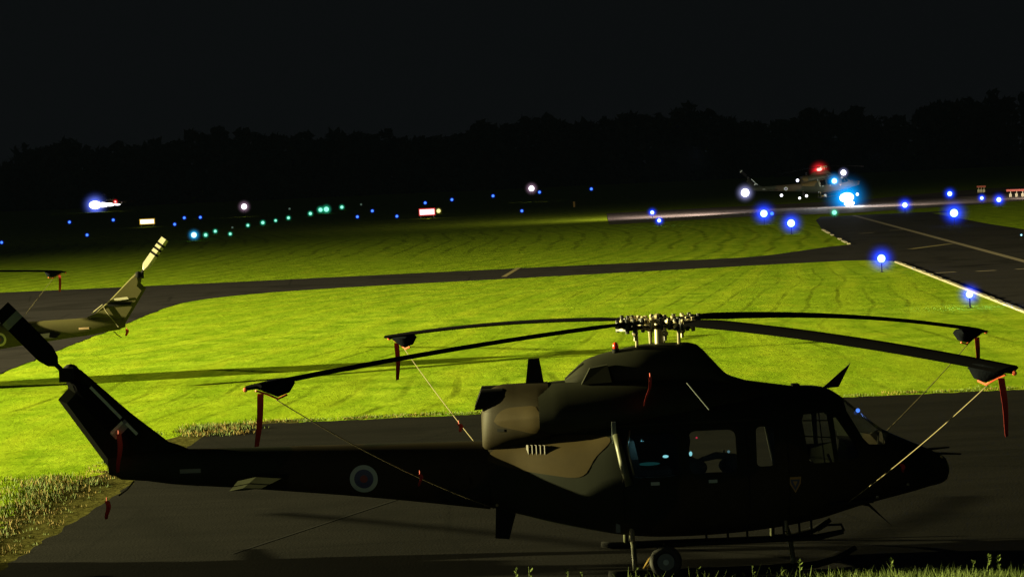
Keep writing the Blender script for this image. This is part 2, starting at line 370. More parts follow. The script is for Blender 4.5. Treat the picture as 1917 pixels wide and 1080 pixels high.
# raised kerb stones along the taxiway edge
def kerb(pts, seed, gap=0.0):
    r = random.Random(seed); b = MB()
    for (a, c) in zip(pts, pts[1:]):
        a = Vector(a); c = Vector(c); L_ = (c-a).length; n = max(1, int(L_/1.0)); d = (c-a)/n; t = d.normalized(); q = Vector((t.y, -t.x))
        for i in range(n):
            if r.random() < gap: continue
            s0 = a + d*i + t*0.02; s1 = a + d*(i+1) - t*0.02; h = 0.075 + r.uniform(-.02, .02)
            v = []
            for (p, z) in ((s0, 0), (s1, 0)):
                pass
            v = [(*(s0-q*.1), -.02), (*(s1-q*.1), -.02), (*(s1+q*.1), -.02), (*(s0+q*.1), -.02), (*(s0-q*.08), h), (*(s1-q*.08), h), (*(s1+q*.08), h), (*(s0+q*.08), h)]
            b.add(v, [(3, 2, 1, 0), (4, 5, 6, 7), (0, 1, 5, 4), (1, 2, 6, 5), (2, 3, 7, 6), (3, 0, 4, 7)])
    return tag(b.build('kerb', MAT['kerb']), kind='structure')
kerb([(17.0, 70), (tl(82), 82), (tl(105), 105), (20.2, 124.6)], 1)
kerb([(21.75, 152.5), (23.0, 168), (24.45, 186)], 2, 0.5)

# ------------------------------------------------------------------ helicopter (local: x to the nose, origin on the ground under the mast)
MX = 2.07                                    # all x below are measured from a datum 2.07 m behind the mast
def se(w, zb, zt, n, x, N=40, wt=1.0):
    zc, h = (zb+zt)/2, (zt-zb)/2; out = []
    for k in range(N):
        a = 2*PI*k/N; ca, sa = math.cos(a), math.sin(a)
        y = w*math.copysign(abs(ca)**(2/n), ca); z = h*math.copysign(abs(sa)**(2/n), sa)
        if z > 0: y *= 1+(wt-1)*(z/h)
        out.append((x-MX, y, zc+z))
    return out
def interp(secs, x):
    for a, b in zip(secs, secs[1:]):
        if a[0] <= x <= b[0]:
            t = (x-a[0])/(b[0]-a[0]); return [p+(q-p)*t for p, q in zip(a, b)]
    return list(secs[0] if x < secs[0][0] else secs[-1])
def surf_y(secs, x, z):
    s = interp(secs, x); w, zb, zt, n = s[1:5]; zc, h = (zb+zt)/2, (zt-zb)/2; u = (z-zc)/h
    wt = s[5] if len(s) > 5 else 1.0
    return w*max(0, 1-abs(u)**n)**(1/n)*(1+(wt-1)*max(0, u))
# x, halfwidth, zbottom, ztop, exponent, top narrowing
BODY = [(-0.52, .40, .92, 1.84, 2.4, 1), (-0.1, .54, .80, 1.95, 2.5, 1), (0.4, .80, .66, 2.02, 2.8, .95), (0.95, 1.05, .55, 2.10, 3.2, .9), (1.4, 1.20, .48, 2.26, 3.6, .86),
        (1.9, 1.26, .44, 2.33, 4, .84), (2.8, 1.27, .44, 2.37, 4, .84), (3.6, 1.25, .50, 2.40, 4, .83), (4.2, 1.18, .58, 2.42, 3.6, .82), (4.52, 1.10, .65, 2.35, 3.2, .80), (4.85, 1.0, .73, 2.08, 3, .80),
        (5.2, .86, .80, 1.78, 2.8, .82), (5.55, .68, .86, 1.60, 2.5, .85), (5.85, .46, .92, 1.46, 2.3, .9), (6.02, .33, .95, 1.37, 2.2, 1), (6.11, .22, 1.0, 1.31, 2.1, 1), (6.15, .09, 1.08, 1.22, 2, 1)]
def dense(secs, step):
    xs = []; x = secs[0][0]
    while x < secs[-1][0]-1e-4: xs.append(x); x += step
    xs += [s[0] for s in secs]; xs = sorted(set(round(v, 4) for v in xs))
    # smooth interpolation (catmull) of each column
    out = []
    for x in xs:
        for i in range(len(secs)-1):
            if secs[i][0] <= x <= secs[i+1][0]: break
        p0, p1, p2, p3 = secs[max(0, i-1)], secs[i], secs[i+1], secs[min(len(secs)-1, i+2)]
        dx = p2[0]-p1[0]; t = (x-p1[0])/dx; row = [x]
        for c in range(1, len(p1)):
            m1 = (p2[c]-p0[c])/max(1e-6, (p2[0]-p0[0]))*dx; m2 = (p3[c]-p1[c])/max(1e-6, (p3[0]-p1[0]))*dx
            row.append((2*t**3-3*t**2+1)*p1[c]+(t**3-2*t**2+t)*m1+(-2*t**3+3*t**2)*p2[c]+(t**3-t**2)*m2)
        out.append(tuple(row))
    return out
BODYD = dense(BODY, 0.12)
def body_loft(secs, inset=0.0, x0=-9, x1=9, N=48):
    b = MB(); rings = [se(s[1]-inset, s[2]+inset, s[3]-inset, s[4], s[0], N, s[5]) for s in secs if x0 <= s[0] <= x1]
    b.loft(rings); return b
def boolean(o, other, op):
    m = o.modifiers.new('b', 'BOOLEAN'); m.operation = op; m.object = other; m.solver = 'EXACT'
    dg = bpy.context.evaluated_depsgraph_get(); me = bpy.data.meshes.new_from_object(o.evaluated_get(dg))
    o.modifiers.remove(m); old = o.data; o.data = me; bpy.data.meshes.remove(old)
def rrect(x0, z0, x1, z1, r, skew=0.0):
    out = []
    for cx, cz, a0 in ((x1-r, z1-r, 0), (x0+r, z1-r, 90), (x0+r, z0+r, 180), (x1-r, z0+r, 270)):
        for k in range(4):
            a = math.radians(a0+k*30); z = cz+r*math.sin(a); out.append((cx+r*math.cos(a)-MX+skew*(z-z0), z))
    return out
def xz(pts): return [(x-MX, z) for x, z in pts]

def make_helicopter():
    root = empty('helicopter')
    hollow = body_loft(BODYD, 0.045, 1.25, 5.3).build('hollow', MAT['black'])
    fus = body_loft(BODYD).build('fuselage', MAT['camo'], root, smooth=True, sharp=50)
    boolean(fus, hollow, 'DIFFERENCE')
    wins = [('cabin_window', rrect(1.53, 1.38, 2.20, 1.98, .10), 1), ('cabin_window', rrect(2.35, 1.40, 3.01, 1.98, .10), 1),
            ('cabin_window', rrect(3.28, 1.46, 3.53, 2.0, .06, .03), 1),
            ('door_window', xz([(4.02, 1.46), (4.37, 1.46), (4.31, 2.14), (3.98, 2.13), (3.95, 2.05)]), None),
            ('quarter_window', xz([(4.43, 1.46), (4.74, 1.50), (4.70, 1.64), (4.44, 2.06), (4.40, 2.06)]), None)]
    k = 0
    for name, poly, only in wins:
        for sy in ((-1,) if only else (-1, 1)):
            c = MB().prism(poly, sy*0.5, sy*1.6).build('cutter', MAT['black'])
            gl = MB(); gl = body_loft(BODYD, 0.012, 1.25, 5.3).build(name, MAT['glass'], root)
            gi = body_loft(BODYD, 0.032, 1.25, 5.3).build('gi', MAT['glass'])
            boolean(gl, gi, 'DIFFERENCE'); boolean(gl, c, 'INTERSECT'); bpy.data.objects.remove(gi)
            boolean(fus, c, 'DIFFERENCE'); bpy.data.objects.remove(c)
    for sy in (-1, 1):
        c = MB().prism(xz([(4.60, 2.42), (5.35, 1.80), (5.14, 1.62), (4.86, 1.66), (4.62, 2.12)]), sy*0.03, sy*0.88).build('cutter', MAT['black'])
        gl = body_loft(BODYD, 0.012, 1.25, 5.3).build('windscreen', MAT['glass'], root)
        gi = body_loft(BODYD, 0.032, 1.25, 5.3).build('gi', MAT['glass'])
        boolean(gl, gi, 'DIFFERENCE'); boolean(gl, c, 'INTERSECT'); bpy.data.objects.remove(gi)
        boolean(fus, c, 'DIFFERENCE'); bpy.data.objects.remove(c)
    c = MB().prism(rrect(2.42, .94, 3.82, 2.06, .08), .5, 1.6).build('cutter', MAT['black']); boolean(fus, c, 'DIFFERENCE'); bpy.data.objects.remove(c)
    bpy.data.objects.remove(hollow)
    for p in fus.data.polygons: p.use_smooth = True
    try: fus.data.set_sharp_from_angle(angle=math.radians(40))
    except Exception: pass
    # brown camouflage patches low behind the engine, painted on the shoulder of the body
    def patch(name, poly, secs, off, m, sy=-1, parent=root, step=0.05):
        # polygon in datum x-z, laid on the surface
        xs = [p[0] for p in poly]; b = MB(); x = min(xs)
        cols = []
        while x <= max(xs)+1e-6:
            zz = []
            for (a, c) in zip(poly, poly[1:]+poly[:1]):
                if a[0] != c[0] and min(a[0], c[0]) <= x+1e-9 <= max(a[0], c[0])+2e-9:
                    t = (x-a[0])/(c[0]-a[0]); zz.append(a[1]+(c[1]-a[1])*t)
            if len(zz) >= 2: cols.append((x, min(zz), max(zz)))
            x += step
        R_ = []
        for x, z0, z1 in cols:
            R_.append([(x-MX, sy*(surf_y(secs, x, z0+(z1-z0)*j/12)+off), z0+(z1-z0)*j/12) for j in range(13)])
        vs = [v for r in R_ for v in r]; fs = []
        for i in range(len(R_)-1):
            for j in range(12): fs.append((i*13+j, (i+1)*13+j, (i+1)*13+j+1, i*13+j+1))
        b.add(vs, fs); o = b.build(name, m, parent, smooth=True); return o
    def sm(pts):    # smooth closed outline
        out = []; n = len(pts)
        for i in range(n):
            p0, p1, p2, p3 = pts[i-1], pts[i], pts[(i+1) % n], pts[(i+2) % n]
            for t in (0, .25, .5, .75):
                out.append(tuple(0.5*((2*b)+(-a+c)*t+(2*a-5*b+4*c-d)*t*t+(-a+3*b-3*c+d)*t**3) for a, b, c, d in zip(p0, p1, p2, p3)))
        return out
    for sy in (-1, 1):
        patch('brown_camouflage_patch', sm([(-.47, 1.66), (-.2, 1.84), (.2, 1.92), (.8, 1.96), (1.28, 1.92), (1.05, 1.66), (.85, 1.40), (.4, 1.42), (-.1, 1.50), (-.38, 1.58)]), BODYD, .005, MAT['brown'], sy)
    # tail boom
    BOOM = [(-5.9, .07, 1.60, 1.90, 2.2, 1), (-5.0, .17, 1.43, 1.93, 2.3, 1), (-4.2, .21, 1.35, 1.915, 2.4, 1), (-2.2, .32, 1.12, 1.88, 2.5, 1), (-0.45, .43, .87, 1.85, 2.5, 1)]
    body_loft(dense(BOOM, .3), N=28).build('tail_boom', MAT['camo'], root, smooth=True, sharp=60)
    b = MB(); prof = [(-4.75, 1.93), (-5.0, 2.02), (-5.55, 2.48), (-6.22, 3.12), (-6.34, 3.20), (-6.44, 3.17), (-6.46, 3.02), (-6.42, 2.88), (-6.575, 2.72), (-5.83, 1.60), (-5.73, 1.53), (-5.0, 1.46)]
    inner = [(x*.86 + -5.65*.14, z*.86+2.3*.14) for x, z in prof]
    n = len(prof)
    v = [(x-MX, 0.0 + s*.02, z) for s in (-1, 1) for x, z in prof] + [(x-MX, s*.06, z) for s in (-1, 1) for x, z in inner]
    f = []
    for k2 in range(n):
        q = (k2+1) % n
        f += [(k2, q, 2*n+q, 2*n+k2), (n+k2, n+q, 3*n+q, 3*n+k2), (k2, n+k2, n+q, q)]
    f += [tuple(2*n+i for i in range(n)), tuple(3*n+i for i in range(n))]
    b.add(v, f); b.build('tail_fin', MAT['darkpaint'], root)
    # gearbox + tail rotor on the right side of the fin
    b = MB(); hx, hz = -6.36-MX, 3.10
    b.sphere((hx, -.08, hz), .13, 12, 8, sy=1.2); b.tube([(hx, -.05, hz), (hx, -.40, hz)], .045, 10)
    b.build('tail_gearbox', MAT['black'], root, smooth=True)
    tr = MB(); tr.tube([(hx, -.36, hz), (hx, -.48, hz)], .085, 12); tr.box(hx-.10, hx+.10, -.45, -.39, hz-.10, hz+.10)
    trr = tr.build('tail_rotor', MAT['black'], root)
    ang0 = math.atan2(.95, -.85)
    for s in (0, 1):
        a = ang0 + s*PI; b = MB(); ux, uz = math.cos(a), math.sin(a); nx, nz = -uz, ux
        st = [(.06, .035, .03), (.20, .035, .03), (.27, .10, .022), (.42, .145, .018), (.92, .145, .014), (1.02, .145, .013), (1.14, .145, .012), (1.31, .14, .010)]
        secs = [(.10, .10)]
        for i in range(len(st)-1):
            (r0, w0, t0), (r1, w1, t1) = st[i], st[i+1]; b.mat(1 if i == 5 else 0)
            pts = []
            for r_, w_, t_ in ((r0, w0, t0), (r1, w1, t1)):
                ring = [(-w_, 0), (-w_*.4, -t_), (w_*.5, -t_*1.1), (w_, 0), (w_*.5, t_*1.1), (-w_*.4, t_)]
                pts.append([(hx+ux*r_+nx*c, -.42+d, hz+uz*r_+nz*c) for c, d in ring])
            b.loft(pts, cap=(i in (0, len(st)-2)))
        bl = b.build('tail_rotor_blade', [MAT['blade'], MAT['grey']], trr)
        if s == 1:
            b = MB()
            for r0, r1, c in ((.36, .98, .125), (1.08, 1.30, .125)):
                b.loft([[(hx+ux*r_+nx*(c+q), -.445+d, hz+uz*r_+nz*(c+q)) for q, d in ((-.02, 0), (.02, 0), (.02, .01), (-.02, .01))] for r_ in (r0, r1)])
            b.loft([[(hx+ux*(1.03+q)+nx*c, -.445+d, hz+uz*(1.03+q)+nz*c) for q, d in ((-.02, 0), (.02, 0), (.02, .01), (-.02, .01))] for c in (-.12, .10)])
            b.build('blade_stripe', MAT['mark'], trr)
    MB().tube([(-5.55-MX, 0, 1.50), (-5.66-MX, 0, 1.38), (-5.78-MX, 0, 1.30)], .014, 6).build('tail_skid', MAT['black'], root)
    # horizontal stabilisers
    for sy in (-1, 1):
        b = MB(); w0, w1 = .17, 1.15
        r0_ = [(-4.00, 1.50), (-3.7, 1.56), (-3.25, 1.535), (-3.7, 1.51)]
        r1_ = [(-4.05, 1.44), (-3.85, 1.475), (-3.6, 1.46), (-3.85, 1.44)]
        b.loft([[(x-MX, sy*w0, z) for x, z in r0_], [(x-MX, sy*w1, z) for x, z in r1_]])
        b.build('stabiliser', MAT['stab'], root)
    # engine cowling and shrouds
    COWL = [(0.30, .84, 1.93, 2.62, 3.2, .72), (0.6, .90, 1.92, 2.65, 3.4, .72), (1.6, .95, 1.95, 2.68, 3.4, .70), (2.3, .90, 2.0, 2.67, 3.2, .7), (2.9, .78, 2.05, 2.62, 3, .72), (3.4, .66, 2.1, 2.53, 2.8, .75), (3.95, .45, 2.15, 2.44, 2.5, .8)]
    body_loft(dense(COWL, .2), N=36).build('engine_cowling', MAT['olive'], root, smooth=True, sharp=45)
    AFT = [(-.52, .30, 1.74, 2.24, 2.6, .9), (-.49, .38, 1.70, 2.40, 2.8, .9), (-.40, .46, 1.70, 2.56, 3, .85), (-.25, .54, 1.72, 2.635, 3.2, .8), (0.0, .66, 1.78, 2.645, 3.2, .78), (.30, .80, 1.84, 2.65, 3.2, .75), (.45, .80, 1.85, 2.65, 3.2, .75)]
    AFTD = dense(AFT, .08)
    body_loft(AFTD, N=36).build('aft_engine_fairing', mat_tan, root, smooth=True, sharp=50)
    for sy in (-1, 1):
        patch('brown_camouflage_patch', sm([(-.34, 2.20), (-.20, 2.34), (.05, 2.38), (.285, 2.36), (.285, 2.02), (.0, 2.05), (-.28, 2.12)]), AFTD, .005, MAT['brown'], sy)
        if 0: patch('olive_camouflage_patch', [(-.44, 2.0), (-.3, 2.06), (.28, 1.98), (.28, 1.90), (-.3, 1.84), (-.42, 1.86)], AFTD, .004, mat_tan, sy)
    for sy in (-1, 1):
        b = MB()
        def ex(w, x, x2, zlo, zhi, yc=sy*.25):
            return [(x-MX+(x2-x)*(.5-.5*math.sin(2*PI*k/20)), yc+w*math.cos(2*PI*k/20), (zlo+zhi)/2+(zhi-zlo)/2*math.sin(2*PI*k/20)) for k in range(20)]
        b.loft([ex(.16, -.20, -.20, 2.34, 2.62), ex(.16, -.42, -.45, 2.33, 2.62), ex(.155, -.50, -.62, 2.32, 2.62), ex(.13, -.50, -.61, 2.345, 2.595), ex(.12, -.30, -.32, 2.36, 2.58)], cap=True)
        o = b.build('exhaust_duct', MAT['black'], root, smooth=True, sharp=40)
        continue
        b.loft([se(.20, 2.28, 2.62, 2.6, -.25, 20), se(.19, 2.30, 2.61, 2.6, -.42, 20), se(.18, 2.25, 2.60, 2.6, -.60, 20)], cap=False)
        b.loft([se(.19, 2.29, 2.61, 2.6, -.25, 20), se(.18, 2.31, 2.60, 2.6, -.42, 20), se(.165, 2.265, 2.585, 2.6, -.60, 20)], cap=True)
        o = b.build('exhaust_duct', MAT['black'], root, fix=False); o.location = (-.06, sy*.30, .0); o.rotation_euler = (0, math.radians(8), 0)
        o.location.z += -.27
    FAIR = [(.70, .20, 2.5, 2.70, 2.6, .8), (.86, .27, 2.5, 2.84, 2.8, .7), (1.0, .31, 2.5, 2.95, 2.8, .65), (1.4, .40, 2.5, 3.06, 2.8, .62), (1.85, .46, 2.5, 3.13, 3, .6), (2.45, .46, 2.5, 3.135, 3, .6), (2.62, .44, 2.5, 3.09, 3, .6), (2.80, .42, 2.5, 2.90, 3, .62), (3.02, .40, 2.5, 2.66, 3, .7), (3.3, .36, 2.4, 2.55, 2.6, .8)]
    body_loft(dense(FAIR, .1), N=32).build('mast_fairing', MAT['olive'], root, smooth=True, sharp=50)
    MB().loft([[(x-MX, y, z) for x, y, z in ((.92, -.50, 2.64), (1.35, -.56, 2.66), (1.35, -.36, 2.66), (.92, -.30, 2.64))],
               [(x-MX, y, z) for x, y, z in ((1.05, -.44, 2.86), (1.30, -.46, 2.90), (1.30, -.32, 2.90), (1.05, -.28, 2.86))]]).build('cowl_air_scoop', MAT['olive'], root)
    # aerials
    MB().prism(xz([(.13, 2.62), (.185, 3.0), (.345, 3.0), (.40, 2.62)]), -.02, .02).build('blade_aerial', MAT['black'], root)
    MB().prism(xz([(-.37, .92), (-.40, .44), (-.20, .42), (-.07, .85)]), -.02, .02).build('belly_aerial', MAT['black'], root)
    MB().prism(xz([(4.36, 2.38), (4.42, 2.42), (4.80, 2.73), (4.62, 2.40)]), -.02, .02).build('wire_cutter', MAT['black'], root)
    MB().prism(xz([(4.70, .72), (4.98, .66), (5.33, .34), (4.90, .80)]), -.02, .02).build('wire_cutter', MAT['black'], root)
    MB().box(3.95-MX, 4.05-MX, -.12, .12, 2.40, 2.47).build('roof_aerial_base', MAT['black'], root)
    MB().tube([(5.9-MX, -.14, 1.40), (6.32-MX, -.14, 1.37)], [.022, .012], 6).build('pitot_tube', MAT['black'], root); MB().tube([(5.85-MX, .14, 1.42), (6.20-MX, .14, 1.44)], [.022, .012], 6).build('pitot_tube', MAT['black'], root)
    MB().sphere((6.02-MX, -.17, 1.335), .030, 8, 6).build('nose_lamp', mat_amber, root, smooth=True); MB().sphere((6.0-MX, -.22, 1.25), .024, 8, 6).build('nose_lamp', mat_amber, root, smooth=True)
    # beacon
    b = MB(); b.tube([(1.44-MX, -.12, 3.02), (1.44-MX, -.12, 3.10)], .05, 10); b.mat(1).sphere((1.44-MX, -.12, 3.135), .045, 10, 8, sz=1.3)
    b.build('beacon', [MAT['black'], mat_redlens], root, smooth=True)
    # rotor mast, pitch links, hub
    b = MB(); b.tube([(0, 0, 3.08), (0, 0, 3.50)], [.062, .055], 14)
    mast = b.build('rotor_mast', MAT['steel'], root, smooth=True, sharp=40)
    for ph, r_ in ((200, .34), (-22, .30), (75, .33), (110, .3)):
        a = math.radians(ph); MB().tube([(r_*math.cos(a), r_*math.sin(a), 3.06), (r_*1.02*math.cos(a), r_*1.02*math.sin(a), 3.44)], .024, 8).build('pitch_link', MAT['steel'], mast)
    rr = random.Random(5); hb = MB()
    hb.tube([(0, 0, 3.36), (0, 0, 3.40)], .19, 16); hb.tube([(0, 0, 3.47), (0, 0, 3.50)], .20, 16); hb.sphere((0, 0, 3.52), .08, 10, 6, sz=.6)
    for ph, dz in BLADES:
        a = math.radians(ph); u = Vector((math.cos(a), math.sin(a), 0)); nn = Vector((-u.y, u.x, 0)); Z = Vector((0, 0, 1))
        for zo in (3.39, 3.465):
            hb.loft([[u*r_+nn*c+Z*(zo+d) for c, d in ((-w, -t), (w, -t), (w, t), (-w, t))] for r_, w, t in ((.08, .13, .020), (.28, .085, .022), (.52, .07, .025), (.74, .10, .022))])
        for r_ in (.22, .40, .56, .70):
            hb.tube([u*r_+nn*.10+Z*3.33, u*r_+nn*.10+Z*3.53], .028, 8); hb.tube([u*r_-nn*.10+Z*3.35, u*r_-nn*.10+Z*3.52], .028, 8)
            hb.sphere(u*(r_+.03)+nn*rr.uniform(-.15, .15)+Z*rr.uniform(3.35, 3.53), rr.uniform(.02, .04), 8, 6)
        hb.tube([u*.30+nn*.17+Z*3.36, u*.30+nn*.17+Z*3.50], .030, 8); hb.tube([u*.18+nn*.16+Z*3.40, u*.36+nn*.19+Z*3.36, u*.60+nn*.12+Z*3.44], .022, 6)
        hb.sphere(u*.34-nn*.13+Z*3.30, .045, 8, 6); hb.tube([u*.34-nn*.13+Z*3.20, u*.34-nn*.13+Z*3.42], .022, 6)
        hb.tube([u*.62+nn*.07+Z*3.46, u*.86+nn*.05+Z*3.45], .045, 10)
    hb.build('rotor_hub', MAT['hub'], root)
    for i, (ph, ztip) in enumerate(BLADES):
        a = math.radians(ph); u = Vector((math.cos(a), math.sin(a), 0)); nn = Vector((-u.y, u.x, 0)); Z = Vector((0, 0, 1)); rings = []
        for k3 in range(25):
            t = k3/24; r_ = .72 + (7.0-.72)*t
            z = 3.455 + (ztip-3.455)*(0.35*t + 0.65*t*t)
            ch = .13 if t < .02 else (.19 if t > .06 else .13+.06*(t-.02)/.04); tw = math.radians(BLADE_PITCH[i]-6*t)
            cc, ss = math.cos(tw), math.sin(tw); ring = []
            for c, d in ((1, 0), (.85, .028), (.4, .038), (-.3, .024), (-1, .003), (-.3, -.012), (.4, -.022), (.85, -.02)):
                c2 = c*ch; d2 = d*(ch/.19)*1.0
                ring.append(u*r_ + nn*(c2*cc-d2*ss) + Z*(z+c2*ss+d2*cc))
            rings.append(ring)
        MB().loft(rings).build('rotor_blade', MAT['blade'], root, smooth=True, sharp=60)
    # roundels, crest and small markings
    def disc(secs, cx, cz, rings, sy, name, mats):
        b = MB(); n2 = 32
        for k4, (r0, r1) in enumerate(rings):
            b.mat(k4); vs = []
            for r_ in (r0, r1):
                for j in range(n2):
                    a = 2*PI*j/n2; x, z = cx+r_*math.cos(a), cz+r_*math.sin(a); vs.append((x-MX, sy*(surf_y(secs, x, z)+.006), z))
            b.add(vs, [(j, (j+1) % n2, n2+(j+1) % n2, n2+j) for j in range(n2)])
        return b.build(name, mats, root)
    BD = dense(BOOM, .3)
    for sy in (-1, 1):
        disc(BD, -2.23, 1.42, [(.001, .055), (.055, .138), (.138, .20)], sy, 'roundel', [MAT['red'], MAT['blue'], MAT['white'] if sy > 0 else MAT['mark']])
        patch('placard', [(-4.86, 1.60), (-4.86, 1.66), (-4.52, 1.66), (-4.52, 1.60)], BD, .006, MAT['pale'] if sy > 0 else MAT['grey'], sy)
    b = MB(); y = -(surf_y(BODYD, 3.8, 1.2)+.010)
    sh = [(3.715, 1.295), (3.885, 1.295), (3.875, 1.20), (3.80, 1.075), (3.725, 1.20)]
    b.prism(xz(sh), y, y+.02); b.mat(1).prism(xz([(3.735, 1.262), (3.865, 1.262), (3.855, 1.205), (3.80, 1.105), (3.745, 1.205)]), y-.004, y); b.mat(0).prism(xz([(3.77, 1.235), (3.83, 1.235), (3.80, 1.165)]), y-.008, y-.004)
    b.build('crest', [MAT['gold'], MAT['blue']], root)
    for x in (1.86, 2.66): patch('door_handle', [(x-.06, 1.27), (x-.06, 1.315), (x+.06, 1.315), (x+.06, 1.27)], BODYD, .012, MAT['mark'], -1, step=.03)
    # pale louvres behind the door
    b = MB()
    for i in range(5):
        x = .10+i*.058; y = -max(surf_y(BODYD, x, 1.74), surf_y(AFTD, x, 1.84)*.97); h0 = 1.64 if i != 2 else 1.68
        b.loft([[(x-MX, y+.01, z), (x+.028-MX, y-.045, z), (x+.032-MX, y+.01, z)] for z in (h0, 1.83)])
    b.build('louvre', MAT['louv'], root)
    for x, z in ((-.3, 2.03),): patch('placard', [(x, z), (x, z+.04), (x+.10, z+.04), (x+.10, z)], AFTD, .009, MAT['black'], -1, step=.02)
    # door post and rail behind the sliding door
    yb = lambda x, z, o=.05: -(surf_y(BODYD, x, z)+o)
    MB().tube([(1.36-MX, yb(1.36, 1.95), 1.97), (1.40-MX, yb(1.4, 1.75), 1.75), (1.44-MX, yb(1.44, 1.5), 1.50), (1.50-MX, yb(1.5, 1.3), 1.28)], .055, 12).build('door_post', MAT['tube'], root, smooth=True)
    MB().tube([(1.55-MX, yb(1.55, 2.0, .03), 2.02), (1.50-MX, yb(1.5, 1.8, .03), 1.82), (1.53-MX, yb(1.53, 1.6, .03), 1.62), (1.57-MX, yb(1.57, 1.45, .03), 1.42)], .014, 6).build('grab_rail', MAT['steel'], root, smooth=True)
    MB().tube([(2.38-MX, -.92, 2.64), (2.66-MX, -1.10, 2.27)], .009, 6).build('roof_strut', MAT['grey'], root)
    MB().tube([(1.40-MX, yb(1.4, 2.1, .10), 2.08), (3.4-MX, yb(3.4, 2.1, .04), 2.10)], .016, 6).build('door_rail', MAT['olive'], root)
    for x in (1.42, 3.16, 3.72):      # door seams as slim raised beads
        MB().tube([(x-MX, yb(x, z, .004), z) for z in (2.06, 1.9, 1.7, 1.5, 1.3, 1.1, .9, .75)], .007, 5).build('door_seam', MAT['black'], root)
    # door window glazing bars
    b = MB()
    for a, c in (((4.20, 2.14), (4.23, 1.46)), ((3.97, 1.84), (4.35, 1.80)), ((3.96, 2.05), (4.32, 2.03))):
        b.tube([(a[0]-MX, yb(*a, -.01), a[1]), (c[0]-MX, yb(*c, -.01), c[1])], .009, 5)
    b.build('window_bar', MAT['black'], root)
    # interior
    b = MB(); b.box(1.45-MX, 4.9-MX, -1.08, 1.08, .86, .90); b.build('cabin_floor', MAT['black'], root)
    b = MB(); b.box(1.30-MX, 1.36-MX, -1.05, 1.05, .6, 2.15); b.build('cabin_bulkhead', MAT['grey'], root)
    for x, y_ in ((4.02, -.5), (4.02, .5), (1.95, -.5), (1.95, .5)):
        b = MB(); b.loft([[(x-MX+dx, y_+dy, z) for dx, dy in ((-.24, -.23), (.24, -.23), (.24, .23), (-.24, .23))] for z in (1.16, 1.28)])
        b.loft([[(x-MX-.26+q*.12*-1+dx, y_+dy*w, 1.2+q*.62) for dx, dy in ((-.05, -.22), (.05, -.22), (.05, .22), (-.05, .22))] for q, w in ((0, 1), (.6, 1), (.85, .7), (1, .5))])
        b.box(x-MX-.18, x-MX+.18, y_-.15, y_+.15, .9, 1.16)
        b.build('seat', MAT['seat'], root)
    b = MB(); b.loft([[(4.62-MX, -.7, 1.3), (4.62-MX, .7, 1.3), (4.62-MX, .7, 1.62), (4.62-MX, -.7, 1.62)], [(4.95-MX, -.6, 1.3), (4.95-MX, .6, 1.3), (4.95-MX, .6, 1.60), (4.95-MX, -.6, 1.60)]])
    b.tube([(4.40-MX, -.5, .9), (4.42-MX, -.5, 1.35), (4.36-MX, -.5, 1.50)], .02, 6); b.build('instrument_panel', MAT['black'], root)
    b = MB(); b.box(2.36-MX, 3.36-MX, .62, .98, 1.06, 1.12)
    for x, zt in ((2.40, 1.42), (2.70, 1.36), (3.02, 1.45), (3.32, 1.40)): b.tube([(x-MX, .95, .9), (x-MX, .97, zt)], .014, 6)
    b.tube([(2.36-MX, .97, 1.40), (2.62-MX, .97, 1.30), (2.9-MX, .97, 1.37), (3.36-MX, .97, 1.33)], [.05, .03, .055, .03], 8)
    b.sphere((2.56-MX, .80, 1.22), .15, 10, 8, sz=.9, sx=1.3); b.sphere((3.10-MX, .80, 1.24), .13, 10, 8, sz=1.0, sx=1.4)
    b.build('folded_seat', MAT['seat'], root, smooth=True, sharp=40)
    MB().tube([(2.46-MX, 1.0, 2.06), (2.52-MX, 1.0, 1.6), (2.47-MX, 1.0, 1.3)], .014, 6).build('safety_strap', MAT['black'], root)
    MB().tube([(3.34-MX, .9, 2.15), (3.40-MX, .9, 1.0)], .035, 8).build('cabin_post', MAT['white'], root)
    # landing gear
    for sy in (-1, 1):
        y_ = sy*1.30
        MB().tube([(1.16-MX, y_, .075), (1.3-MX, y_, .055), (3.7-MX, y_, .055), (4.05-MX, y_, .075), (4.35-MX, y_, .15), (4.60-MX, y_, .29)], [.042, .05, .05, .05, .045, .035], 10).build('skid', MAT['black'], root, smooth=True)
    for x in (1.53, 3.72):
        b = MB(); b.tube([(x-MX, s_*1.30*k5, z) for s_, k5, z in ((-1, 1, .06), (-1, .96, .22), (-1, .80, .42), (-1, .45, .53), (1, 0, .55), (1, .45, .53), (1, .80, .42), (1, .96, .22), (1, 1, .06))], .036, 8)
        b.build('cross_tube', MAT['tube'], root, smooth=True)
    b = MB(); b.box(1.95-MX, 4.10-MX, -1.24, -1.00, .40, .45)
    b.loft([[(4.10-MX, -1.24, .40), (4.10-MX, -1.0, .40), (4.10-MX, -1.0, .45), (4.10-MX, -1.24, .45)], [(4.45-MX, -1.22, .47), (4.45-MX, -1.05, .47), (4.45-MX, -1.05, .51), (4.45-MX, -1.22, .51)]])
    b.tube([(4.1-MX, -1.15, .52), (4.22-MX, -1.2, .60), (4.42-MX, -1.2, .60), (4.46-MX, -1.15, .51)], .018, 6)
    for x in (2.55, 2.85, 3.12, 3.63, 3.85, 4.02): b.tube([(x-MX, -1.05, .75), (x-MX, -1.12, .42)], .016, 6)
    b.build('boarding_step', MAT['black'], root)
    for x, z in ((3.66, .60), (1.52, .55)): MB().tube([(x-MX, -1.0, z+.12), (x-MX, -1.08, z-.08)], .035, 8).build('jacking_fitting', MAT['steel'], root)
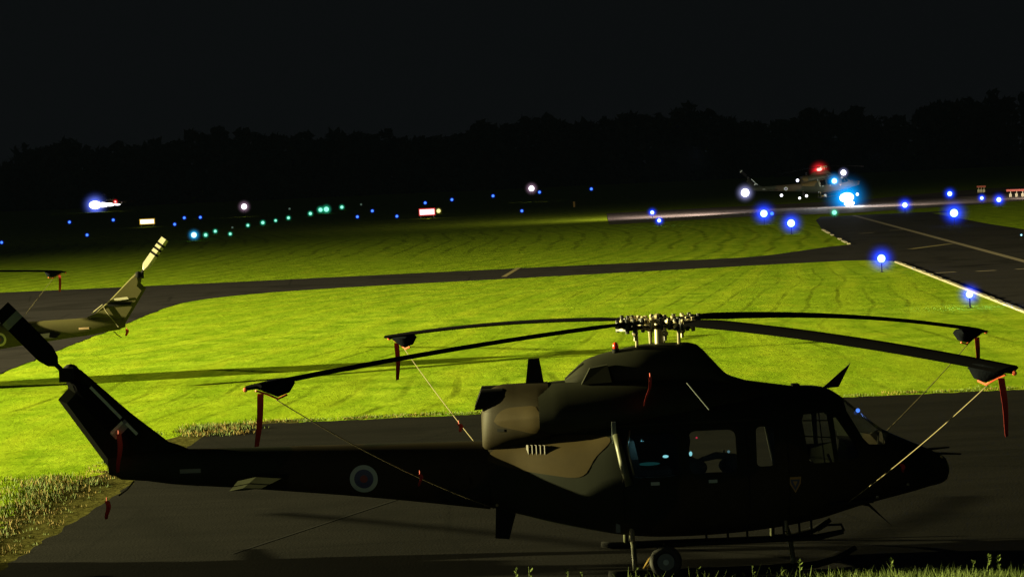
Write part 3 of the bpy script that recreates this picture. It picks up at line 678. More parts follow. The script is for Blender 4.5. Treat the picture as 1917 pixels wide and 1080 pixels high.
    wt = MB().tube([(1.95-MX, -1.48, .23), (1.95-MX, -1.42, .23)], .12, 16).build('handling_wheel', MAT['grey'], root)
    b = MB(); n3 = 24
    rings = []
    for j in range(n3+1):
        a = 2*PI*j/n3; c = Vector((math.cos(a), 0, math.sin(a))); ring = []
        for q in range(8):
            e = 2*PI*q/8; ring.append(Vector((1.95-MX, -1.43, .23)) + c*(.17+.055*math.cos(e)) + Vector((0, .065*math.sin(e), 0)))
        rings.append(ring)
    b.loft(rings, cap=False).build('tyre', MAT['rub'], wt, smooth=True)
    MB().tube([(1.95-MX, -1.50, .23), (1.95-MX, -1.47, .23)], .04, 10).build('wheel_hub', MAT['mark'], wt)
    b = MB()
    for dx in (0, .05): b.tube([(1.64+dx-MX, -1.40, .14), (1.74+dx-MX, -1.40, .29)], .014, 6)
    b.build('yellow_handle', MAT['yel2'], wt)
    for x, z in ((-.35, .96), (5.0, .90), (5.45, 1.05)):
        MB().sphere((x-MX, -(surf_y(BODYD, x, z)+.01), z), .025, 8, 6).build('tie_down_ring', MAT['steel'], root)
    return root

mat_tan = mat('tan_camouflage_paint', (0.016, 0.0125, 0.0055), 0.6, spec=.08, vary=0.25, vscale=6)
MAT['stab'] = mat('dull_green_tailplane', (.028, .031, .017), .7, vary=.25, spec=.05); MAT['louv'] = mat('pale_louvre_paint', (.024, .018, .009), .6); MAT['darkpaint'] = mat('dark_green_paint', (.006, .007, .005), .8, vary=.3, spec=.02)
mat_amber = mat('amber_lens', (0.55, 0.42, 0.10), 0.4)
mat_redlens = mat('red_beacon_lens', (0.55, 0.03, 0.015), 0.3)
MAT['pale'] = mat('pale_pink_placard', (0.62, 0.40, 0.30), 0.6)
MAT['yel2'] = mat('yellow_black_strap', (0.45, 0.28, 0.04), 0.6, vary=0.4, vscale=40)
# rotor hub: bare metal and black fittings mixed
h = mat('rotor_hub_fittings', (0.3, 0.27, 0.2), 0.45, metal=0.3); N = h.node_tree.nodes; L = h.node_tree.links
_tc = N.new('ShaderNodeTexCoord'); _v = N.new('ShaderNodeTexVoronoi'); _v.inputs['Scale'].default_value = 9; L.new(_tc.outputs['Object'], _v.inputs['Vector'])
_s = N.new('ShaderNodeSeparateColor'); L.new(_v.outputs['Color'], _s.inputs[0])
_r = N.new('ShaderNodeValToRGB'); _r.color_ramp.elements[0].position = .68; _r.color_ramp.elements[1].position = .72
_r.color_ramp.elements[0].color = (.012, .012, .012, 1); _r.color_ramp.elements[1].color = (.40, .34, .19, 1); L.new(_s.outputs[0], _r.inputs[0]); L.new(_r.outputs[0], N['Principled BSDF'].inputs['Base Color'])
MAT['hub'] = h
BLADES = [(220.3, 3.17), (302.4, 3.08), (38.5, 2.78), (125.8, 3.02)]
BLADE_PITCH = [8, 10.5, 11, 8]

heli = make_helicopter()
HX, HY = 2.07, 34.0
heli.location = (HX, HY, 0)
tag(heli, 'large dark helicopter parked on the apron in the foreground, seen whole in side view', 'helicopter', 'parked helicopters')

def paint(root, part, m, idx=None):
    for c in root.children:
        if c.name.split('.')[0] == part:
            c.data = c.data.copy()
            if idx is None: c.data.materials.clear(); c.data.materials.append(m)
# second parked helicopter, only its tail in the picture
h2 = copy_tree(heli); h2.location = (-19.45, 70.2, 0); h2.rotation_euler = (0, 0, PI)
tag(h2, 'olive helicopter tail at the left edge with a striped tail rotor blade', 'helicopter', 'parked helicopters')
# its tail rotor shows the striped side of a blade
for c in h2.children:
    if c.name.startswith('tail_rotor') and not c.name.startswith('tail_rotor_blade'):
        for bl in list(c.children):
            bpy.data.objects.remove(bl)
        hx, hz = -6.36-MX, 3.10
        for s in (0, 1):
            a = math.atan2(.78, -.60) + s*PI; ux, uz = math.cos(a), math.sin(a); nx, nz = -uz, ux; b = MB()
            st = [(.06, .03), (.20, .035), (.36, .13), (.74, .13), (.81, .13), (.91, .13), (.98, .13), (1.07, .13), (1.14, .13), (1.32, .12)]
            for i in range(len(st)-1):
                b.mat(1 if i in (0, 3, 5, 7) else 0); (r0, w0), (r1, w1) = st[i], st[i+1]
                b.loft([[(hx+ux*r_+nx*c_, -.30+d, hz+uz*r_+nz*c_) for c_, d in ((-w_, 0), (w_*.3, -.02), (w_, 0), (w_*.3, .02))] for r_, w_ in ((r0, w0), (r1, w1))], cap=(i in (0, len(st)-2)))
            b.build('tail_rotor_blade', [MAT['white'], MAT['black']], c)
LIT_OLIVE = mat('floodlit_olive_paint', (0.075, 0.068, 0.026), 0.7, vary=0.3, vscale=1.2, spec=.1)  # lighter olive: the floodlight on this tail is painted into the colour
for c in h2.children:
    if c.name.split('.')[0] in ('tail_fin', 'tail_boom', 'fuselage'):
        c.data = c.data.copy(); c.data.materials.clear(); c.data.materials.append(LIT_OLIVE)
b = MB(); b.prism(xz([(-6.02, 2.50), (-5.62, 2.47), (-5.64, 2.40), (-6.06, 2.43)]), .088, .094); b.build('serial_placard', MAT['white'], h2)
b = MB(); b.prism(xz([(-6.16, 2.36), (-5.42, 2.34), (-5.44, 2.24), (-6.10, 2.26)]), .086, .091); b.build('fin_band', MAT['black'], h2)
b = MB(); b.tube([(-4.95-MX, .05, 2.06), (-5.28-MX, .09, 2.30), (-5.36-MX, .095, 2.12), (-5.72-MX, .09, 1.62)], .016, 6); b.build('fin_edge_strip', MAT['steel'], h2)

# helicopter copy added out of view on the left to shadow the near corner
h3 = copy_tree(heli); h3.location = (-18.7, 37.0, 0); h3.rotation_euler = (0, 0, PI)
tag(h3, 'unseen helicopter copy added outside the left edge to shadow the near tarmac', 'helicopter', 'parked helicopters')

# hovering helicopter over the runway
h4 = copy_tree(heli); h4.location = (0, 0, 0)
P4 = pl(1544, 372, 269); h4.location = (P4.x, 269, 1.12); h4.rotation_euler = (0, math.radians(-3.5), 0)
tag(h4, 'lit helicopter hovering over the runway with a glowing red beacon on top', 'helicopter')
# distant helicopter on the left
P5 = pl(196, 384, 600); h5 = copy_tree(heli); h5.location = (P5.x, 600, .9); h5.rotation_euler = (0, math.radians(-2), PI)
tag(h5, 'far dark helicopter at left shown only by its blue white landing light', 'helicopter')

# ------------------------------------------------------------------ lamps
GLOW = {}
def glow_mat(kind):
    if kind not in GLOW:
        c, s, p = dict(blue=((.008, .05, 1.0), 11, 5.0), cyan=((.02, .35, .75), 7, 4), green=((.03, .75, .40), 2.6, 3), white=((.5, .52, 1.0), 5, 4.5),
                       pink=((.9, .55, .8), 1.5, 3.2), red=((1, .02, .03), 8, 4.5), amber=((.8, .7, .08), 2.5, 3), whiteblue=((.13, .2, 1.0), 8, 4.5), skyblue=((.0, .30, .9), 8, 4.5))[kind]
        GLOW[kind] = glow('painted_halo_'+kind, c, s, p)
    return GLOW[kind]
CORE = dict(blue=emis('blue_white_bulb', (.45, .75, 1.0), 3.0), bluedim=emis('small_blue_bulb', (.07, .26, 1.0), 1.6), cyan=emis('cyan_bulb', (.5, 1, 1), 2.2), green=emis('green_bulb', (.32, 1.0, .72), 1.2),
            white=emis('white_bulb', (1, .97, 1), 4.0), red=emis('red_bulb', (1, .35, .30), 2.4), amber=emis('amber_bulb', (1, .95, .35), 1.3), greendim=emis('dim_green_bulb', (.25, .4, .3), .25))
_gm = {}
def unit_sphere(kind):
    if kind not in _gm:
        o = MB().sphere((0, 0, 0), 1.0, 24, 16).build('lens', glow_mat(kind)); _gm[kind] = o.data; bpy.data.objects.remove(o)  # 'lens' is the painted halo ball, not a lamp part
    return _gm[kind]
def lens(parent, loc, kind, r, name='lens'):  # oversized glowing ball that stands for the halo round a lamp
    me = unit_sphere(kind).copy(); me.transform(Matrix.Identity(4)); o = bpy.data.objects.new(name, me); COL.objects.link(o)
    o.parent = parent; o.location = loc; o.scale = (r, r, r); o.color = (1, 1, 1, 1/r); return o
def bulb(parent, loc, kind, r, name='bulb', sx=1.0):
    o = MB().sphere((0, 0, 0), r, 12, 8, sx=sx).build(name, CORE[kind], parent, smooth=True); o.location = loc; return o
def point(parent, loc, col, w, soft=0.1):
    l = bpy.data.lights.new('lamp_light', 'POINT'); l.energy = w; l.color = col; l.shadow_soft_size = soft
    o = bpy.data.objects.new('lamp_light', l); COL.objects.link(o); o.location = loc
    if parent: o.parent = parent
    return o
SQ = {}
def field_light(px, py, col, core_px, glow_px, label, group, watt=0, D=None, h=.35, core=None, gk=None):
    if glow_px and D is None: h = max(h, .2 + .42*glow_px*gp(px, py, h).y/FPX)
    P = gp(px, py, h) if D is None else pl(px, py, D)
    if D is not None: h = P.z
    sc = FPX/P.y; t = empty('edge_light' if col in ('blue', 'bluedim') else 'field_light', (P.x, P.y, 0))
    b = MB(); b.tube([(0, 0, 0), (0, 0, .02)], .12, 10); b.tube([(0, 0, .02), (0, 0, h-.08)], .03 if h < 1 else .05, 8); b.tube([(0, 0, h-.10), (0, 0, h-.05)], .07, 10)
    b.build('stem', MAT['black'], t)
    bulb(t, (0, 0, h), core or col, max(.05, core_px/sc))
    if glow_px: lens(t, (0, 0, h), gk or col.replace('dim', ''), glow_px/sc)  # halo ball painted round the lamp
    if watt: point(t, (0, 0, h+.12), (.16, .32, 1.0) if 'blue' in col else ((.2, 1, .7) if col in ('green', 'cyan') else (1, .9, .8)), watt)
    tag(t, label, 'light', group); return t
G1 = 'bright blue taxiway edge lights'; G2 = 'small blue lights across the far field'; G3 = 'green lights in a row across the far field'
big = [(1650, 484, 9.5, 36, 'bright blue edge light on the grass corner at the far end of the pale kerb', 26), (1815, 551, 8.5, 31, 'nearest bright blue edge light, beside the pale taxiway kerb at the right', 16),
       (1786, 399, 9.5, 34, 'large blue edge light on the grass to the right of the taxiway centre line', 60), (1481, 418, 9, 31, 'bright blue edge light on the grass just left of the broken kerb', 45),
       (1430, 400, 8.5, 32, 'bright blue edge light in front of the hovering helicopter tail', 60), (1694, 384, 6, 22, 'blue edge light on the runway side right of the hovering helicopter', 30),
       (1778, 363, 5.5, 18, 'blue edge light beyond the runway straight behind the large blue one', 20), (1838, 371, 4, 13, 'blue light below the first red barrier, left of a brighter blue one', 0),
       (1870, 374, 5.5, 19, 'blue light at the right between the two red barriers', 20), (1221, 398, 4.3, 14, 'upper of two blue lights close together on the left part of the pale runway', 14),
       (1234, 413, 4.3, 14, 'lower of two blue lights close together at the near edge of the pale runway', 14)]
for x, y, c, g_, lab, w in big: field_light(x, y, 'blue', c*.78, g_*1.12, lab, G1, w*16)
field_light(1445, 400, 'bluedim', 3.2, 9, 'small pale blue light just right of a bright blue edge light', G1)
small = [(3, 454, 'small blue light at the very left edge of the field'), (130, 416, 'small blue light left below the far landing light'), (163, 440, 'small blue light lower down on the left, beneath the far landing light'),
         (212, 412, 'small blue light between the far landing light and the yellow sign'), (327, 420, 'small blue light right of the yellow sign, lowest of three there'), (345, 408, 'small blue light, left one of a level pair above the cyan lamp'),
         (375, 407, 'small blue light, right one of a level pair above the cyan lamp'), (669, 406, 'small blue light right of the green row, lower left of a pair'), (697, 395, 'small blue light right of the green row, upper right of a pair'),
         (743, 405, 'small blue light just left of the red and white sign'), (796, 380, 'small blue light right above the red and white sign'), (846, 374, 'small blue light upper right of the red and white sign'),
         (923, 367, 'small blue light halfway from the red and white sign to the white post lamp'), (1010, 360, 'small blue light close beside the right hand white post lamp'), (1107, 354, 'small blue light alone to the right of the white post lamp'),
         (977, 395, 'small blue light below the right hand white post lamp')]
for x, y, lab in small: field_light(x, y, 'bluedim', 2.3, 6.5, lab, G2, h=.3)
field_light(1912, 440, 'cyan', 1.4, 4, 'tiny dim cyan light on the tarmac at the right edge', G2, core='cyan', h=.2)
field_light(363, 440, 'cyan', 5, 17, 'largest cyan lamp at the left end of the green row', G3, core='cyan', gk='cyan')
greens = [(385, 440, 3.2, 'pale green light touching the large cyan lamp'), (403, 433, 2.8, 'green light second from the large cyan lamp'), (431, 438, 2.6, 'green light lowest in the row, under the left white post lamp'), (464, 422, 2.5, 'green light right below the left white post lamp'),
          (492, 417, 3.1, 'green light second right of the left white post lamp'), (516, 413, 2.3, 'dimmer green light midway along the row'), (540, 408, 2.7, 'green light just left of the gap in the row'), (581, 400, 3, 'green light first right of the gap in the row'),
          (600, 393, 4.0, 'bright green light, left one of two touching'), (611, 392, 5.0, 'brightest green light, right one of two touching'), (640, 388, 3, 'green light at the right end of the row')]
for x, y, c, lab in greens: field_light(x, y, 'green', c*.92, c*2.6, lab, G3, h=.3)
for x, y, lab in ((435, 426, 'very dim green light just above the lowest green one'), (542, 391, 'very dim green light above the gap in the green row'), (676, 383, 'very dim green light past the right end of the green row')):
    field_light(x, y, 'green', 1.9, 0, lab, G3, core='greendim', h=.3)
field_light(1562, 398, 'green', 4.3, 12, 'single green light on the runway edge below the hovering helicopter', 'lone taxiway lights', 6, h=.25)
for x, y, D, lab in ((457, 387, 400, 'left of two white post lamps in the far field'), (995, 353, 420, 'right of two white post lamps in the far field')):
    field_light(x, y, 'white', 5, 16, lab, 'white post lamps', 0, D=D, core='white', gk='pink')
# lit signs
def sign(px, py, wpx, hpx, faces, label, border):
    P = gp(px, py+hpx*1.0); sc = FPX/P.y; w, h_ = wpx/sc, hpx/sc; t = empty('airfield_sign', (P.x, P.y, 0))
    b = MB(); z0 = .35; b.box(-w/2, w/2, 0, .25, z0, z0+h_)
    b.build('sign_box', MAT['black'], t)
    MB().box(-w/2+.02, w/2-.02, -.02, -.003, z0+.02, z0+h_-.02).build('sign_border', border, t)
    MB().box(-w/2+w*.07, w/2-w*.07, -.04, -.023, z0+h_*.17, z0+h_*.83).build('sign_face', faces, t)
    for sx in (-.4, .4): MB().tube([(sx*w, .12, 0), (sx*w, .12, z0)], .04, 8).build('leg', MAT['grey'], t)
    point(t, (0, -.6, .6), (1, .85, .6), 25)
    return tag(t, label, 'sign', 'lit airfield signs')
sign(276, 414, 29, 11, emis('lit_sign_yellow', (1, .98, .72), 2.4), 'yellow lit airfield sign standing in the far field at the left', emis('sign_border_yellow', (.9, .55, .05), .7))
sign(800, 395, 31, 14, emis('lit_sign_white', (1, .96, .95), 2.4), 'white lit airfield sign with red rim in the far field, left of centre', emis('sign_border_red', (.95, .06, .05), .8))
field_light(821, 395, 'amber', 3.6, 8, 'small yellow green light touching the right end of the red rimmed sign', 'lone taxiway lights', core='amber')
P = gp(1075, 388); b = MB(); b.tube([(0, 0, 0), (0, 0, .75)], .16, 8); b.tube([(0, 0, .75), (0, 0, .8)], .2, 8)
o = b.build('marker_post', mat('yellow_post_paint', (.65, .45, .12), .7)); o.location = (P.x, P.y, 0); tag(o, 'dim yellow marker post standing alone in the dark field', 'post')
# barriers
BAR = mat('red_barrier_board', (.30, .045, .04), .6)
def barrier(a, b_, n, label):
    p, q = gp(a[0], a[1]+12), gp(b_[0], b_[1]+12); q = Vector((q.x, q.y, 0)); p = Vector((p.x, p.y, 0)); t = empty('barrier', (p+q)/2); d = (q-p); Ld = min(d.length, 6.0)
    t.rotation_euler = (0, 0, math.atan2(d.y, d.x)*0.35)
    Lx = abs(q.x-p.x)/2
    MB().box(-Lx, Lx, -.05, .05, .72, .95).build('board', BAR, t)
    for k in range(n):
        x = -Lx*.6+k*Lx*1.2/(n-1); b = MB(); b.tube([(x, -.25, 0), (x, 0, .72)], .04, 6); b.tube([(x, .25, 0), (x, 0, .72)], .04, 6); b.box(x-.14, x+.14, -.09, -.055, .1, .45); b.build('leg', MAT['white'], t)
    return tag(t, label, 'barrier', 'red barriers beyond the runway')
barrier((1823, 348), (1853, 351), 3, 'red board barrier on white legs beyond the runway, left one of two')
barrier((1884, 355), (1925, 361), 3, 'red board barrier on white legs cut by the right edge of the frame')

# aircraft lamps
def air_lamp(root, px, py, D, kind, core, cpx, gpx, name, label=None, sx=1.0):
    P = pl(px, py, D); inv = root.matrix_world.inverted() if False else None
    Mx = Matrix.Translation(root.location) @ root.rotation_euler.to_matrix().to_4x4(); loc = Mx.inverted() @ P; sc = FPX/D
    t = bulb(root, loc, core, cpx/sc, name, sx)
    if gpx:
        me = unit_sphere(kind).copy(); o = bpy.data.objects.new('lens', me); COL.objects.link(o); o.parent = t; o.scale = (gpx/sc,)*3; o.color = (1, 1, 1, sc/gpx)  # halo ball, its glow put into the volume
    return P
D4 = 267.6
air_lamp(h4, 1534, 319.5, 269, 'red', 'red', 5.5, 26, 'beacon_lamp'); air_lamp(h4, 1562, 339, D4, 'skyblue', 'cyan', 5, 24, 'navigation_lamp')
air_lamp(h4, 1579, 323.5, D4, 'white', 'white', 5, 15, 'strobe_lamp'); air_lamp(h4, 1395, 361, 268.8, 'white', 'white', 7.5, 26, 'tail_lamp')
air_lamp(h4, 1585, 370, D4-.6, 'skyblue', 'white', 9, 60, 'landing_lamp', sx=1.5); air_lamp(h4, 1590, 381, D4-.8, 'white', 'white', 4.5, 14, 'ground_reflection', sx=2.2); air_lamp(h4, 1605, 364, D4, 'white', 'white', 2.5, 6, 'nose_lamp')  # lowest bulb stands for the landing light reflected off the runway
air_lamp(h4, 1493, 338, D4, 'white', 'white', 2.6, 6, 'position_lamp'); air_lamp(h4, 1510, 367, D4, 'white', 'white', 2.4, 0, 'door_lamp'); air_lamp(h4, 1463, 366, D4+1, 'white', 'white', 2.6, 5, 'boom_lamp')
air_lamp(h4, 1497, 371, D4-.5, 'white', 'white', 2.2, 0, 'step_lamp')
q4 = h4.location
point(None, (q4.x+3.0, D4-2.0, 1.2), (.9, .95, 1.0), 1300, .2); point(None, (q4.x-1.0, D4-5, 3.2), (.85, .9, 1.0), 800, .3)  # unseen points added in front of the hull to brighten the hovering helicopter
point(None, (q4.x-8.3, D4-.8, 2.2), (.9, .9, 1.0), 40, .2); point(None, (q4.x, 269, 4.6), (1, .1, .1), 30, .1)
for lx, ly, lz, en, tx in ((q4.x-15, 255, 7, 17000, -6), (q4.x+4, 258, 6, 7000, 4), (q4.x+22, 262, 7, 11000, 10)):  # unseen spots added to brighten the runway strip
    ll = bpy.data.lights.new('runway_fill_light', 'SPOT'); ll.energy = en; ll.color = (1, .80, .70); ll.spot_size = math.radians(160); ll.spot_blend = 1; ll.shadow_soft_size = .3
    lo = bpy.data.objects.new('runway_fill_light', ll); COL.objects.link(lo); lo.location = (lx, ly, lz); lo.rotation_euler = (Vector((lx+tx, ly+6, 0))-lo.location).to_track_quat('-Z', 'Y').to_euler()
air_lamp(h5, 178, 384, 598, 'whiteblue', 'white', 7.5, 34, 'landing_lamp', sx=1.5)
for qx, qy, qr, qs in ((192, 383.6, 4.6, 2.4), (205, 383.2, 3.0, 3.0), (219, 383, 1.6, 4)): air_lamp(h5, qx, qy, 598.5, 'white', 'white', qr, 0, 'streak_bulb', sx=qs)  # row of bulbs stands for the streak trailing the landing light
air_lamp(h5, 216, 378, 598, 'red', 'red', 1.8, 8, 'beacon_lamp')

# ------------------------------------------------------------------ blade tip covers with streamers and tie ropes
def tip_cover(base, ph, ztip, rope_to, label, streamer=.68, flip=1, sag=.15, rz=0.0, nopull=False):
    a = math.radians(ph)+rz; u = Vector((math.cos(a), math.sin(a), 0)); nn = Vector((-u.y, u.x, 0)); Z = Vector((0, 0, 1))
    P = base + u*6.68; P.z = base.z + ztip
    t = empty('blade_tip_cover', P); b = MB(); rings = []
    for s_, w, up, dn in ((-.30, .17, .07, .02), (-.22, .22, .08, .16), (-.05, .22, .075, .20), (.15, .21, .05, .12), (.34, .20, .03, .04), (.52, .10, -.01, .05), (.56, .03, -.02, .03)):
        s_ *= .78; w *= .68; up *= .75; dn *= .72
        rings.append([u*s_ + nn*c*w + Z*d for c, d in ((-1, 0), (-.6, up), (.6, up), (1, 0), (.5, -dn), (0, -dn*1.15), (-.5, -dn))])
    b.loft(rings).build('boot', MAT['canvas'], t, smooth=True, sharp=45)
    b = MB(); b.tube([u*-.18+Z*-.15, u*-.04+Z*-.19, u*.12+Z*-.115, u*.29+Z*-.055], .014, 6); b.sphere(u*.44+Z*-.03, .03, 8, 6); b.build('hem_cord', MAT['orange'], t)
    rr = random.Random(int(ph)); sx = u*.22; pts = []
    n = 10
    b = MB(); vs = []
    for k in range(n+1):
        q = k/n; off = Vector((math.sin(q*4+ph)*.02*q - .06*q*flip, math.cos(q*5)*.01, -.10-streamer*q)); w = .040; tw = q*0.9
        for s_ in (-1, 1):
            for e in (-.002, .002):
                vs.append(sx + off + Vector((s_*w*math.cos(tw), s_*w*math.sin(tw)+e, 0)))
    fs = []
    for k in range(n):
        i = k*4; fs += [(i, i+2, i+6, i+4), (i+1, i+5, i+7, i+3), (i, i+4, i+5, i+1), (i+2, i+3, i+7, i+6)]
    b.add(vs, fs).build('streamer', MAT['ribbon'], t)
    if rope_to is not None:
        A = u*-.02 + Z*-.20; B = rope_to - P; pts = []
        for k in range(25):
            q = k/24; v = A.lerp(B, q); v.z -= sag*4*q*(1-q); pts.append(v)
        MB().tube(pts, .0065, 6).build('tie_rope', MAT['rope'], t, smooth=True)
    tag(t, label, 'blade cover', 'red streamer blade covers'); return t
base = Vector((HX, HY, 0))
r_nl = pl(925, 951, 33.45); r_nr = pl(1583, 943, 33.05); r_fl = pl(889, 828, 34.55); r_fr = pl(1655, 811, 34.5)
tip_cover(base, BLADES[0][0], BLADES[0][1], r_nl, 'black cover with red streamer on the near left blade tip, leftmost of the foreground rotor', .66, 1, .10)
tip_cover(base, BLADES[1][0], BLADES[1][1], r_nr, 'black cover with red streamer on the near right blade tip, roped to the nose', .70, -1, .05)
tip_cover(base, BLADES[2][0], BLADES[2][1], r_fr, 'black cover with red streamer on the far right blade tip, above the grass', .62, 0, .03)
tip_cover(base, BLADES[3][0], BLADES[3][1], r_fl, 'black cover with red streamer on the far left blade tip, roped down behind the engine', .62, 0, .03)
b2 = Vector((-19.45, 70.2, 0))
tip_cover(b2, BLADES[0][0], BLADES[0][1], pl(45, 592, 71.2), 'black cover with red streamer hanging over the pavement at far left', .52, 0, .0, rz=PI)
def ribbon(name, P, h_, w, label, lean=0.0):
    b = MB(); vs = []; n = 8
    for k in range(n+1):
        q = k/n; c = Vector((math.sin(q*5)*.02+lean*q, 0, -h_*q)); tw = q*1.1
        for s_ in (-1, 1):
            for e in (-.002, .002): vs.append(c+Vector((s_*w*math.cos(tw), s_*w*math.sin(tw)+e, 0)))
    fs = []
    for k in range(n):
        i = k*4; fs += [(i, i+2, i+6, i+4), (i+1, i+5, i+7, i+3), (i, i+4, i+5, i+1), (i+2, i+3, i+7, i+6)]
    b.add(vs, fs); b.tube([(0, 0, 0), (0, 0, .05)], .008, 5)
    o = b.build(name, MAT['ribbon']); o.location = P; return tag(o, label, 'streamer', 'red warning streamers')
ribbon('warning_streamer', pl(222, 812, 33.48), .55, .035, 'red streamer hanging from the lower tail rotor blade against the dark fin', -.02)
ribbon('warning_streamer', pl(200, 937, 33.5), .26, .035, 'short red streamer hanging below the foreground tail over the tarmac edge')
ribbon('warning_streamer', pl(786, 887, 31.6), .16, .025, 'tiny red tag tied on the rope across the dark tail boom')
ribbon('warning_streamer', pl(859, 793, 34.9), .12, .035, 'tiny red tag on the cream rope behind the engine exhaust', .04)
ribbon('warning_streamer', pl(1686, 868, 33.1), .12, .035, 'tiny red tag beside the rope at the helicopter nose', .05)
ribbon('warning_streamer', pl(237, 616, 69.2), .20, .045, 'short dark red streamer under the tail of the farther helicopter')
ribbon('warning_streamer', pl(1217, 705, 32.9), .40, .02, 'faint red streamer hanging on the engine cowling', -.08)

# cabin lights and added glows inside the foreground helicopter
def cab(px, py, Y, m, r, name, sx=1, sz=1):
    P = pl(px, py, Y) - heli.location; o = MB().sphere((0, 0, 0), r, 8, 6, sx=sx, sz=sz).build(name, m, heli); o.location = P
cy = emis('cabin_cyan_lamp', (.35, .9, 1), .9); cab(1246, 854, 33.3, cy, .030, 'cabin_lamp', 1.4, .7); cab(1293, 849, 33.3, cy, .028, 'cabin_lamp', .8, 1.2); cab(1364, 845, 33.3, emis('dim_cyan', (.3, .6, .7), .3), .02, 'cabin_lamp')
cab(1304, 819, 33.0, emis('red_indicator', (1, .05, .12), .5), .014, 'indicator_and_glint'); cab(1606, 768, 33.6, emis('windscreen_glint', (.08, .25, 1), 1.2), .030, 'indicator_and_glint')  # blue bulb stands for a lamp reflected in the windscreen
point(heli, (-.35, -.75, 1.85), (.35, .85, 1.0), 1.6, .03)
point(heli, (1.2, .2, 2.1), (.6, .85, 1.0), .8, .03)
cab(1215, 868, 33.5, emis('teal_glow', (.03, .22, .22), .13), .10, 'cabin_glow', 1.6, .22)  # flat glowing ball added for the teal tint behind the rear window

# ------------------------------------------------------------------ grass blades and weeds
def blades(name, spots, m, seed, label=None, kind='stuff', wide=1.0):
    r = random.Random(seed); v = []; f = []
    for (x, y, h_, w_) in spots:
        a = r.uniform(0, 2*PI); lx, ly = r.gauss(0, .30)*h_, r.gauss(0, .30)*h_; cx, sx_ = math.cos(a)*w_*wide, math.sin(a)*w_*wide; n = len(v)
        v += [(x-cx, y-sx_, 0), (x+cx, y+sx_, 0), (x+lx*.45+cx*.7, y+ly*.45+sx_*.7, h_*.55), (x+lx*.45-cx*.7, y+ly*.45-sx_*.7, h_*.55), (x+lx, y+ly, h_)]
        f += [(n, n+1, n+2, n+3), (n+3, n+2, n+4)]
    me = bpy.data.meshes.new(name); me.from_pydata(v, [], f); me.materials.append(m); o = bpy.data.objects.new(name, me); COL.objects.link(o)
    tag(o, label, None, None, kind); return o
r = random.Random(11); sp = []; sd = []
def clump(cx, cy, n, R_, h0, h1, out):
    for _ in range(n):
        a = r.uniform(0, 2*PI); q = R_*math.sqrt(r.random()); out.append((cx+q*math.cos(a), cy+q*math.sin(a), r.uniform(h0, h1), r.uniform(.004, .010)))
for _ in range(420):
    y = r.uniform(33, 47.5); x = -8.75 - abs(r.gauss(0, 1.2)); k = r.random()
    clump(x, y, 22, r.uniform(.15, .6), .01, max(.03, .10-.03*abs(x+9)+r.gauss(0, .03)), sd if k < .35 else sp)
for _ in range(260): clump(-7.9-r.random()*1.0, r.uniform(33, 50), 9, .12, .01, .06, sd if r.random() < .6 else sp)
for _ in range(46): clump(-8.9+r.gauss(0, .35), 44.8+r.gauss(0, 1.1), 34, .3, .02, .17, sd if r.random() < .5 else sp)
for _ in range(40): clump(-9.2+r.gauss(0, .35), 38.5+r.gauss(0, 1.1), 34, .3, .02, .18, sd if r.random() < .5 else sp)
for _ in range(260):
    x = r.uniform(-7.4, 17); clump(x, 56.15+abs(r.gauss(0, .25)), 22, .25, .02, .07, sd if r.random() < .3 else sp)
for _ in range(60): clump(-7.0+r.gauss(0, .5), 54.8+r.gauss(0, .8), 40, .25, .03, .12, sd if r.random() < .4 else sp)
blades('long_grass', sp, MAT['leaf'], 1); blades('dry_grass', sd, MAT['dry'], 2)
# long grass on the near bank, only its tips in view
fg = []
for _ in range(9000):
    x = r.uniform(1.2, 8.2); y = r.uniform(29.2, 31.9); dens = min(1, max(.05, (x-3.2)/2.0))
    if r.random() > dens: continue
    hz = CAMH - (1080-(320-(x*FPX/y)*.045))/FPX*y
    fg.append((x, y, max(.04, hz + r.gauss(.030, .040)), r.uniform(.004, .009)))
blades('near_long_grass', fg, MAT['leaf'], 3)
def weed(px, py, seed, label, hgt=.12):
    rr = random.Random(seed); Y = 30.9; T = pl(px, py, Y); t = empty('weed_plant', (T.x, Y, 0)); top = T.z
    b = MB(); b.tube([(0, 0, 0), (rr.uniform(-.02, .02), 0, top*.6), (rr.uniform(-.02, .02), 0, top)], [.008, .006, .003], 5); b.build('stem', MAT['leaf'], t)
    b = MB()
    for k in range(16):
        z = top - rr.random()**1.3*hgt*1.6; a = rr.uniform(0, 2*PI); l_ = rr.uniform(.03, .075); u = Vector((math.cos(a), math.sin(a), rr.uniform(.3, 1.4))).normalized(); n_ = u.cross(Vector((0, 0, 1))).normalized()
        o_ = Vector((0, 0, z)); b.add([o_, o_+u*l_*.5+n_*l_*.25, o_+u*l_, o_+u*l_*.5-n_*l_*.25], [(0, 1, 2, 3)])
    b.build('leaves', MAT['leaf'], t, fix=False); return tag(t, label, 'weed', 'weeds along the bottom edge')
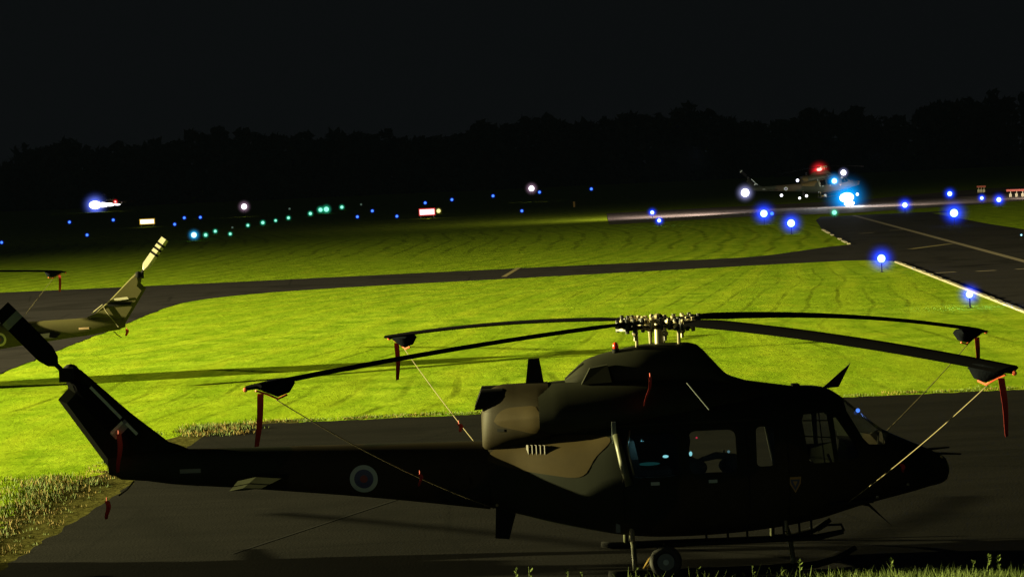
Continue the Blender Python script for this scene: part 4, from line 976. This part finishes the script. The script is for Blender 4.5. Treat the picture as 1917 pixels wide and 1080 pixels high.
for i, (x, y, lab) in enumerate([(966, 1066, 'small weed tip left of the tallest weed under the belly aerial'), (992, 1060, 'leafy weed at the bottom edge, below the tail end of the cabin'), (1062, 1068, 'low weed between the leafy weed and the rear skid end'),
        (1088, 1070, 'tiny weed just right of the low weed near the skid end'), (1192, 1066, 'weed in front of the rear skid leg'), (1306, 1064, 'weed right of the ground handling wheel'),
        (1409, 1058, 'thin weed at the bottom, left of the front skid leg'), (1463, 1064, 'short weed between the thin weed and the front leg'), (1497, 1052, 'tall leaf weed at the foot of the front skid leg'),
        (1668, 1045, 'seed headed weed rising from the grass below the nose'), (1822, 1050, 'broad leaf weed in the bottom right grass'), (1850, 1041, 'flowering weed, left one of two near the bottom right corner'), (1869, 1041, 'flowering weed, right one of two near the bottom right corner')]):
    weed(x, y, i+3, lab)

# ------------------------------------------------------------------ distant wood
r = random.Random(3); v = []; f = []; Yt = 760
x = -210
while x < 230:
    H_ = 19.5 + 1.3*math.sin(x*.05) + 1.2*math.sin(x*.13+1) + r.gauss(0, 1.5); R_ = r.uniform(3.5, 6.5); yy = Yt + r.uniform(-14, 14)
    for k in range(300):
        a, c = r.uniform(0, 2*PI), r.random()**.5; z = r.uniform(.0, 1); rad = R_*math.sqrt(max(.04, 1-(abs(z-.42)/.62)**2))
        p = Vector((x+rad*c*math.cos(a), yy+rad*c*math.sin(a), H_*z)); s_ = r.uniform(.9, 2.1)
        d1 = Vector((r.gauss(0, 1), r.gauss(0, 1), r.gauss(0, 1))).normalized()*s_; d2 = d1.cross(Vector((r.gauss(0, 1), r.gauss(0, 1), r.gauss(0, 1))).normalized())
        n = len(v); v += [p-d1, p+d2*.6, p+d1, p-d2*.6]; f.append((n, n+1, n+2, n+3))
    x += r.uniform(1.8, 3.6)
me = bpy.data.meshes.new('distant_wood'); me.from_pydata(v, [], f); me.materials.append(MAT['wood'])
o = bpy.data.objects.new('distant_wood', me); COL.objects.link(o); tag(o, kind='stuff')

# ------------------------------------------------------------------ faint night haze, lit by the floodlights
hz = bpy.data.materials.new('night_haze'); hz.use_nodes = True; N = hz.node_tree.nodes; N.remove(N['Principled BSDF'])
pv = N.new('ShaderNodeVolumePrincipled'); pv.inputs['Color'].default_value = (.35, .55, 1, 1); pv.inputs['Density'].default_value = 0.9e-5; pv.inputs['Anisotropy'].default_value = 0.0
hz.node_tree.links.new(pv.outputs[0], N['Material Output'].inputs['Volume'])
o = MB().box(-420, 420, -60, 850, -1, 45).build('haze', hz); tag(o, kind='stuff')
